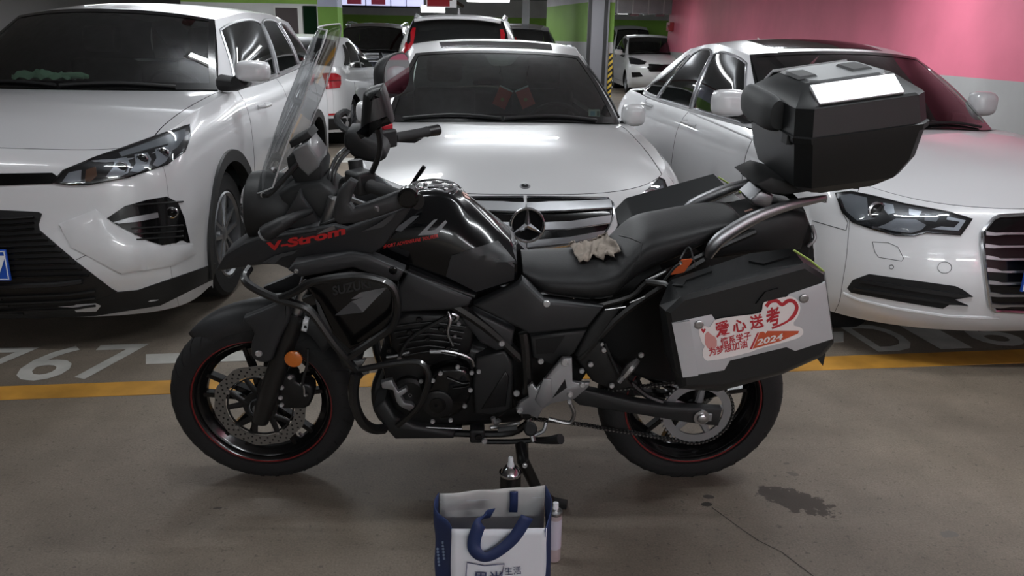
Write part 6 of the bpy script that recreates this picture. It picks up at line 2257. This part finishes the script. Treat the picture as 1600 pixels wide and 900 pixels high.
for i in (1, 19):
    p = g[2][i]
    MB().lathe([(.008, -.006), (.008, .006), (.0005, .007)], p, (-.8, 1 if i < 10 else -1, .3), 10).build('screen_screw', M['steel'], ws_)
# dash
ds_ = plate3('instrument', [(447, 248), (470, 228), (487, 232), (503, 262), (500, 292), (487, 300), (462, 288), (450, 268)], -.055, .14, M['matte_dk'], ins=.008, drop=.008)
plate3('instrument_face', [(456, 236), (480, 222), (498, 246), (497, 262), (481, 276), (466, 262)], -.075, .13, mat('dash_cover', rgb(112, 113, 114), .35, coat=.3), ds_, ins=.008, drop=.006)
plate3('phone_mount', [(451, 222), (470, 212), (480, 205), (487, 214), (470, 224), (455, 232)], -.05, .1, M['matte_dk'], ds_, ins=.004, drop=.004)
tube_px('dash_stay', [(478, 212, -.03), (468, 232, -.04), (470, 290, -.04)], .007, M['steel'], ds_)
# handlebar with grips and controls, both sides
hb = [Vector((-.395, 0, 1.02)), Vector((-.40, -.07, 1.03)), Vector((-.375, -.17, 1.095)), Vector((-.31, -.27, 1.115)), Vector((-.17, -.41, 1.115))]
hbs = spline(hb, 5)
full = hbs[::-1] + [Vector((p.x, -p.y, p.z)) for p in hbs[1:]]
bar = MB().tube(full, .0115, 10).build('handlebar', M['frame_blk'], bike)
for sg in (1, -1):
    F = lambda x, y, z: Vector((x, y * sg, z))
    d0, d1 = Vector((-.285, -.295, 1.115)), Vector((-.185, -.395, 1.115))
    gp_ = MB().tube([F(*d0), F(*d0.lerp(d1, .05)), F(*d0.lerp(d1, .95)), F(*d1)], [.019, .0165, .0165, .019], 14).build('grip', mat('grip_rubber', rgb(40, 40, 41), .75, bump=.3, bscale=400), bar)
    MB().tube([F(*d1), F(*(d1 + Vector((.035, -.035, 0))))], [.018, .02], 12).build('bar_end', M['frame_blk'], bar)
    pod = MB().box(F(-.345, -.30, 1.09), F(-.285, -.235, 1.15), rot=(0, 0, sg * .78)).build('switch_pod', M['matte_dk'], bar, bevel=.008)
    if sg < 0:
        MB().box(F(-.325, -.29, 1.148), F(-.295, -.25, 1.166), rot=(0, 0, -.78)).build('kill_switch', mat('switch_red', rgb(170, 36, 48), .4), pod, bevel=.004)
    else:
        MB().box(B(573, 290, -.26), B(583, 280, -.24)).build('hazard_button', mat('switch_yellow', rgb(190, 140, 60), .4), pod, bevel=.004)
    lv = spline([F(-.335, -.25, 1.11), F(-.36, -.28, 1.105), F(-.34, -.34, 1.10), F(-.25, -.43, 1.095)], 4)
    MB().tube(lv, [.010] * 4 + [.007] * (len(lv) - 4), 8, flat=.6).build('clutch_lever' if sg > 0 else 'brake_lever', M['cast_grey'], bar)
    MB().tube([F(-.33, -.22, 1.12), F(-.335, -.215, 1.165)], .02, 12).build('reservoir', M['matte_dk'], bar)
# near hand guard
hgl = plate3('hand_guard', [(546, 280), (527, 300), (518, 338), (528, 352), (560, 349), (600, 337), (642, 322), (646, 306), (633, 297), (590, 312), (553, 326), (546, 318), (552, 298), (558, 286)], -.425, .022, M['matte'], ins=.008)
hgl = [hgl]
plate3('far_guard', [(604, 222), (612, 211), (660, 217), (648, 224)], .40, .02, M['matte_dk'], ins=.004, drop=.004)
MB().lathe([(.026, .02), (.026, -.01), (.02, -.016), (.0005, -.016)], B(638, 308, -.43), (0, 1, 0), 20).build('guard_bolt', M['gloss_black'], hgl[0])
tube_px('lever_hook', [(545, 178, .30), (538, 175, .30), (527, 184, .28), (533, 197, .24), (548, 208, .2), (562, 222, .15)], .012, M['matte_dk'], bar)
plate3('brake_reservoir', [(537, 205), (556, 204), (570, 216), (596, 224), (606, 246), (590, 256), (556, 250), (536, 232)], .10, .12, M['matte_dk'], ins=.012, drop=.012, rnd=1)
tube_px('cable', [(540, 232, .1), (526, 246, .06), (516, 270, 0), (514, 292, -.03)], .006, M['frame_blk'])
tube_px('cable', [(545, 236, .1), (532, 250, .06), (522, 272, 0), (521, 292, -.03)], .006, M['frame_blk'])
tube_px('cable', [(558, 250, .0), (549, 270, -.03), (545, 292, -.05), (552, 310, -.05)], .007, M['steel'])
# mirrors
mg_ = [(567, 155), (571, 144), (591, 136), (599, 141), (612, 188), (609, 194), (584, 203), (567, 216), (563, 212)]
P0 = [B(a, b, -.385) for a, b in mg_]
q0 = [(p.x, p.z) for p in spline([Vector((p.x, 0, p.z)) for p in P0], 3, closed=True)]
q1 = inset(q0, .008)
q2 = inset(q0, .022)
mr_ = MB().rings([[Vector((a, -.33, b)) for a, b in q0], [Vector((a, -.385, b)) for a, b in q0], [Vector((a, -.396, b)) for a, b in q1], [Vector((a, -.402, b)) for a, b in q2]]).build('rear_mirror', M['case_blk'], bike, ang=50)
tube_px('mirror_stem', [(590, 200, -.36), (594, 222, -.34), (590, 248, -.30), (580, 272, -.27)], .008, M['frame_blk'], mr_)
# far mirror: oval glass facing back
ang = math.radians(24)
mc = B(619, 117, .36)
nx = Vector((math.cos(ang), -math.sin(ang), .032)).normalized()
sx_ = Vector((math.sin(ang), math.cos(ang), 0)).normalized()
ux = nx.cross(sx_).normalized()
if ux.z < 0:
    ux = -ux


def oval(r, d, n=30):
    return [mc + nx * d + sx_ * (.085 * r * math.copysign(abs(math.cos(a)) ** .75, math.cos(a))) + ux * (.066 * r * math.copysign(abs(math.sin(a)) ** .75, math.sin(a)) + .010 * r * math.cos(a)) for a in [2 * PI * k / n for k in range(n)]]


m2 = MB().rings([oval(.45, -.055), oval(.8, -.045), oval(1.0, -.015), oval(1.03, .002), oval(.97, .004)]).build('rear_mirror', M['matte_dk'], bike, ang=50)
MB().rings([oval(.96, .0035), oval(.955, .0045)]).build('mirror_glass', M['mirror_glass'], m2, smooth=False)
tube_px('mirror_stem', [(612, 142, .36), (604, 165, .34), (596, 190, .31), (592, 215, .28)], .007, M['steel'], m2)

# ================================================================== loose things on and by the motorcycle
# rag on the seat
o_ = BI
g = []
random.seed(3)
hitp = lambda px, py: fs_seat.hit(px, py)
rag_poly = [(889, 384), (902, 375), (918, 377), (932, 374), (951, 366), (956, 374), (966, 381), (975, 397), (964, 400), (966, 408), (948, 406), (943, 410), (930, 404), (922, 411), (905, 414), (900, 406)]
e = empty('rag', BM @ fs_seat.hit(930, 390)[0])
tag(e, 'crumpled grey-brown cleaning rag draped on the rider seat', 'rag')
M['rag'] = mat('rag_cloth', rgb(134, 124, 114), .95, bump=.6, bscale=220, var=.2, vscale=30)
import mathutils.noise as mnoise
einv = e.matrix_world
bpy.context.view_layer.update()
EI = e.matrix_world.inverted()
Ns = 26
poly = [Vector(p) for p in rag_poly]


def inside(p):
    r = False
    for i in range(len(poly)):
        a, b = poly[i], poly[(i + 1) % len(poly)]
        if (a.y > p.y) != (b.y > p.y) and p.x < (b.x - a.x) * (p.y - a.y) / (b.y - a.y) + a.x:
            r = not r
    return r


E2 = []
for i in range(len(poly)):
    a, b = poly[i], poly[(i + 1) % len(poly)]
    q = max(1, int((b - a).length / 3))
    E2 += [a.lerp(b, t / q) for t in range(q)]
I2 = [Vector((889 + 2.6 * i, 364 + 2.6 * j)) for i in range(34) for j in range(20)]
I2 = [p for p in I2 if inside(p) and min((p - q).length for q in E2) > 1.6]
vo, _, fo, ov, _, _ = delaunay_2d_cdt(E2 + I2, [(i, (i + 1) % len(E2)) for i in range(len(E2))], [], 1, 1e-5)
vs = []
for p in vo:
    h, n = fs_seat.hit(p.x, p.y)
    if n.z < 0.15:
        n = Vector((n.x, n.y, .3)).normalized()
    k = .006 + .020 * max(0, mnoise.noise(Vector((p.x * .06, p.y * .10, 3)))) + .012 * abs(mnoise.noise(Vector((p.x * .13 + p.y * .07, p.y * .05, 8)))) + .008 * abs(math.sin(p.x * .16 + 2.5 * mnoise.noise(Vector((p.x * .04, p.y * .05, 1)))))
    vs.append(EI @ (BM @ (h + n * k)))
mb = MB()
mb.add(vs, [tuple(f) for f in fo])
rg_ = mb.build('cloth', M['rag'], e, ang=80)
rg_.modifiers.new('thick', 'SOLIDIFY').thickness = .004
# orange key tag hanging by the seat lock
p = BM @ B(1066, 414, -.20)
e = empty('key_tag', p)
tag(e, 'orange leather key tag with steel ring hanging beside the side case lid', 'key tag')
bpy.context.view_layer.update()
EI = e.matrix_world.inverted()
W = lambda px, py, y: EI @ (BM @ B(px, py, y))
q = [W(a, b, -.20) for a, b in ((1064, 406), (1083, 404), (1080, 411), (1069, 426), (1048, 430), (1054, 420))]
dn = (EI.to_3x3() @ (BM.to_3x3() @ Vector((0, 1, 0)))) * .004
MB().rings([[v for v in q], [v + dn for v in q]]).build('leather_tag', mat('orange_leather', rgb(206, 92, 40), .55, bump=.2), e, bevel=.001, seg=1, smooth=False)
MB().tube([W(1083, 404, -.199), W(1086, 410, -.199), W(1087, 419, -.2)], .0018, 6).build('key', M['steel'], e)
MB().tube(spline([W(1083, 405, -.20), W(1080, 392, -.19), W(1076, 387, -.18), W(1070, 393, -.18), W(1063, 405, -.2)], 4), .0035, 6).build('cord', M['matte_dk'], e)
MB().lathe([(.005, -.006), (.005, .001), (.0005, .001)], W(1063, 410, -.204), EI.to_3x3() @ BM.to_3x3() @ Vector((0, 1, 0)), 10).build('rivet', M['steel'], e)
MB().tube([W(1062, 412, -.203), W(1054, 418, -.203), W(1036, 440, -.2)], .004, 6).build('strap', M['matte_dk'], e)

# ---- tote bag, spray can, bottle on the floor
bg = ground(768, 925)
bag = empty('tote_bag', (bg.x, bg.y, 0), math.radians(3))
tag(bag, 'white and navy tote bag standing open on the floor before the motorcycle', 'bag')
bpy.context.view_layer.update()
GI = bag.matrix_world.inverted()
M['bag_white'] = mat('bag_white', rgb(206, 208, 214), .5, bump=.12, bscale=40)
M['bag_navy'] = mat('bag_navy', rgb(30, 46, 88), .6)
M['bag_inside'] = mat('bag_inside', rgb(185, 184, 182), .6)
BW, BD = .143, .065
ZF, ZB = .245, .268


def bpt(px, py, y):
    d = GI.to_3x3() @ ray(px, py)
    o = GI @ CAM_O
    return o + d * ((y - o.y) / d.y)


def wall(name, f, m, n=16, k=12, amp=.006, seed=0, par=None):
    gg = []
    for i in range(n + 1):
        r = []
        for j in range(k + 1):
            p = f(i / n, j / k)
            w_ = amp * mnoise.noise(Vector((p.x * 14 + seed, p.y * 14, p.z * 10)))
            w_ *= 0 if j == 0 else 1
            r.append(p + Vector((w_ * .6, w_, w_ * .2)))
        gg.append(r)
    mb = MB()
    mb.grid(gg)
    o = mb.build(name, m, par or bag, ang=80)
    o.modifiers.new('thick', 'SOLIDIFY').thickness = .0015
    return o


wall('front_panel', lambda s_, t: Vector((lerp(-BW * .76, BW * .97, s_), -BD - .012 * math.sin(PI * t), ZF * t)), M['bag_white'], seed=1)
wall('back_panel', lambda s_, t: Vector((lerp(-BW, BW * 1.02, s_), BD + .008 * math.sin(PI * t) + .01 * t, (ZB - .004 + .024 * s_) * t)), M['bag_inside'], seed=5)
gl_ = wall('side_gusset', lambda s_, t: Vector((-BW * lerp(.76, 1.02, s_) - .022 * math.sin(PI * s_) * (1 - .3 * t) + .03 * math.sin(2 * PI * s_) * t * .3, lerp(-BD, BD, s_) + .01 * t * s_, lerp(ZF, ZB, s_) * t)), M['bag_navy'], seed=9, amp=.012)
wall('side_gusset', lambda s_, t: Vector((BW * lerp(.97, 1.04, s_) + .018 * math.sin(PI * s_) * (1 - .3 * t), lerp(-BD, BD, s_) + .01 * t * s_, lerp(ZF, ZB + .02, s_) * t)), M['bag_navy'], seed=13, amp=.012)
MB().box((-BW * .9, -BD, .001), (BW * .9, BD, .004)).build('bottom_panel', M['bag_navy'], bag, smooth=False)
# hems
MB().tube([Vector((lerp(-BW, BW * 1.02, i / 12), BD + .011, ZB + .012 * i / 12 - .03)) for i in range(13)], .0012, 5).build('hem_stitch', M['bag_white'], bag)


def ribbon(name, pts, wd, m):
    P = spline(pts, 6)
    gg = []
    for i, p in enumerate(P):
        d = (P[min(i + 1, len(P) - 1)] - P[max(i - 1, 0)]).normalized()
        s_ = d.cross(Vector((0, 1, .2))).normalized() * wd / 2
        gg.append([p - s_, p, p + s_])
    mb = MB()
    mb.grid(gg)
    o = mb.build(name, m, bag, ang=80)
    o.modifiers.new('thick', 'SOLIDIFY').thickness = .002
    return o


yf = -BD - .020
ribbon('handle', [bpt(770, 802, -.03), bpt(756, 806, -.05), bpt(749, 820, yf), bpt(741, 845, yf), bpt(743, 862, yf - .004), bpt(757, 871, yf - .006), bpt(776, 864, yf - .004), bpt(802, 842, yf), bpt(824, 808, yf)], .034, M['bag_navy'])
ribbon('handle', [bpt(802, 800, BD - .004), bpt(803, 785, BD - .004), bpt(803, 768, BD - .004)], .022, M['bag_navy'])


def bag_text(s_, bl, br, tl, y, m, bold=0.0, par=None):
    vs, fs = text_mesh(s_, 1.0, bold)
    x0, x1 = min(v.x for v in vs), max(v.x for v in vs)
    y0, y1 = min(v.y for v in vs), max(v.y for v in vs)
    a, b, c = bpt(*bl, y), bpt(*br, y), bpt(*tl, y)
    mb = MB()
    mb.add([a + (b - a) * ((v.x - x0) / (x1 - x0)) + (c - a) * ((v.y - y0) / (y1 - y0)) for v in vs], fs)
    mb.build('bag_lettering', m, par or bag, smooth=False, recalc=False)


M['ink_navy'] = mat('ink_navy', rgb(44, 54, 92), .6)
yt = -BD - .0185
bag_text('男尚', (740, 914), (785, 914), (740, 893), yt, M['ink_navy'], .01)
bag_text('生活', (789, 899), (815, 897), (788, 887), yt, M['ink_navy'], .0)
fr = [bpt(*p, yt) for p in ((729, 918), (728, 898), (730, 879), (757, 884), (788, 881), (784, 900), (786, 918))]
MB().tube(fr, .0014, 5, caps=True).build('printed_frame', M['ink_navy'], bag)
M['pale_print'] = mat('pale_print', rgb(150, 170, 200), .6)
# small pale characters on the navy gusset (too small to read)
fg_ = Fit(bag, GI, [v.co.copy() for v in gl_.data.vertices], [tuple(p.vertices) for p in gl_.data.polygons], 1.9)
mb = MB()
for cx_, cy_, n_ in ((691, 846, 6), (683, 856, 6)):
    for k in range(n_):
        for dx, dy, w_, h_ in ((0, 0, 4, .9), (0, 1.8, 4, .9), (1.6, -.8, .9, 4.2)):
            q_ = []
            for a, b in ((0, 0), (1, 0), (1, 1), (0, 1)):
                h, n = fg_.hit(cx_ + dx + a * w_ + k * .5, cy_ + dy + k * 5 + b * h_)
                q_.append(h + n * .003)
            mb.add(q_, [(0, 1, 2, 3)])
mb.build('bag_lettering', M['pale_print'], bag, smooth=False, recalc=False)
# spray can behind the bag
sp_ = ground(796, 820)
can = empty('spray_can', (sp_.x, sp_.y, 0))
tag(can, 'black spray can with silver dome and white nozzle behind the tote bag', 'can')
cb = MB().lathe([(.001, .001), (.030, .001), (.0325, .006), (.0325, .178), (.031, .184)], (0, 0, 0), (0, 0, 1), 32).build('can_body', mat('can_black', rgb(24, 24, 26), .3, coat=.3), can)
MB().lathe([(.034, .180), (.0355, .184), (.0345, .188), (.030, .187), (.024, .200), (.016, .208), (.0145, .206), (.013, .210), (.001, .210)], (0, 0, 0), (0, 0, 1), 32).build('dome', M['chrome'], can)
nz = MB().lathe([(.0115, .207), (.011, .216), (.0085, .222), (.008, .236), (.006, .239), (.001, .239)], (0, 0, 0), (0, 0, 1), 20).build('nozzle', M['plate_white'], can)
# small bottle on its right
bo = ground(865, 874)
bt_ = empty('small_bottle', (bo.x, bo.y, 0))
tag(bt_, 'small pinkish aerosol bottle with pale lilac label beside the tote bag', 'bottle')
MB().lathe([(.001, .001), (.017, .001), (.0195, .004), (.0195, .150), (.018, .156)], (0, 0, 0), (0, 0, 1), 28).build('bottle_body', mat('bottle_pink', rgb(168, 150, 152), .35, coat=.3), bt_)
MB().lathe([(.0198, .045), (.0200, .046), (.0200, .140), (.0198, .141)], (0, 0, 0), (0, 0, 1), 28).build('bottle_label', mat('label_lilac', rgb(190, 184, 198), .5), bt_)
MB().lathe([(.0195, .154), (.0215, .158), (.0205, .164), (.012, .166), (.010, .172), (.001, .172)], (0, 0, 0), (0, 0, 1), 28).build('bottle_shoulder', M['steel'], bt_)
MB().lathe([(.0085, .170), (.008, .190), (.001, .191)], (0, 0, 0), (0, 0, 1), 16).build('bottle_cap', M['plate_white'], bt_)
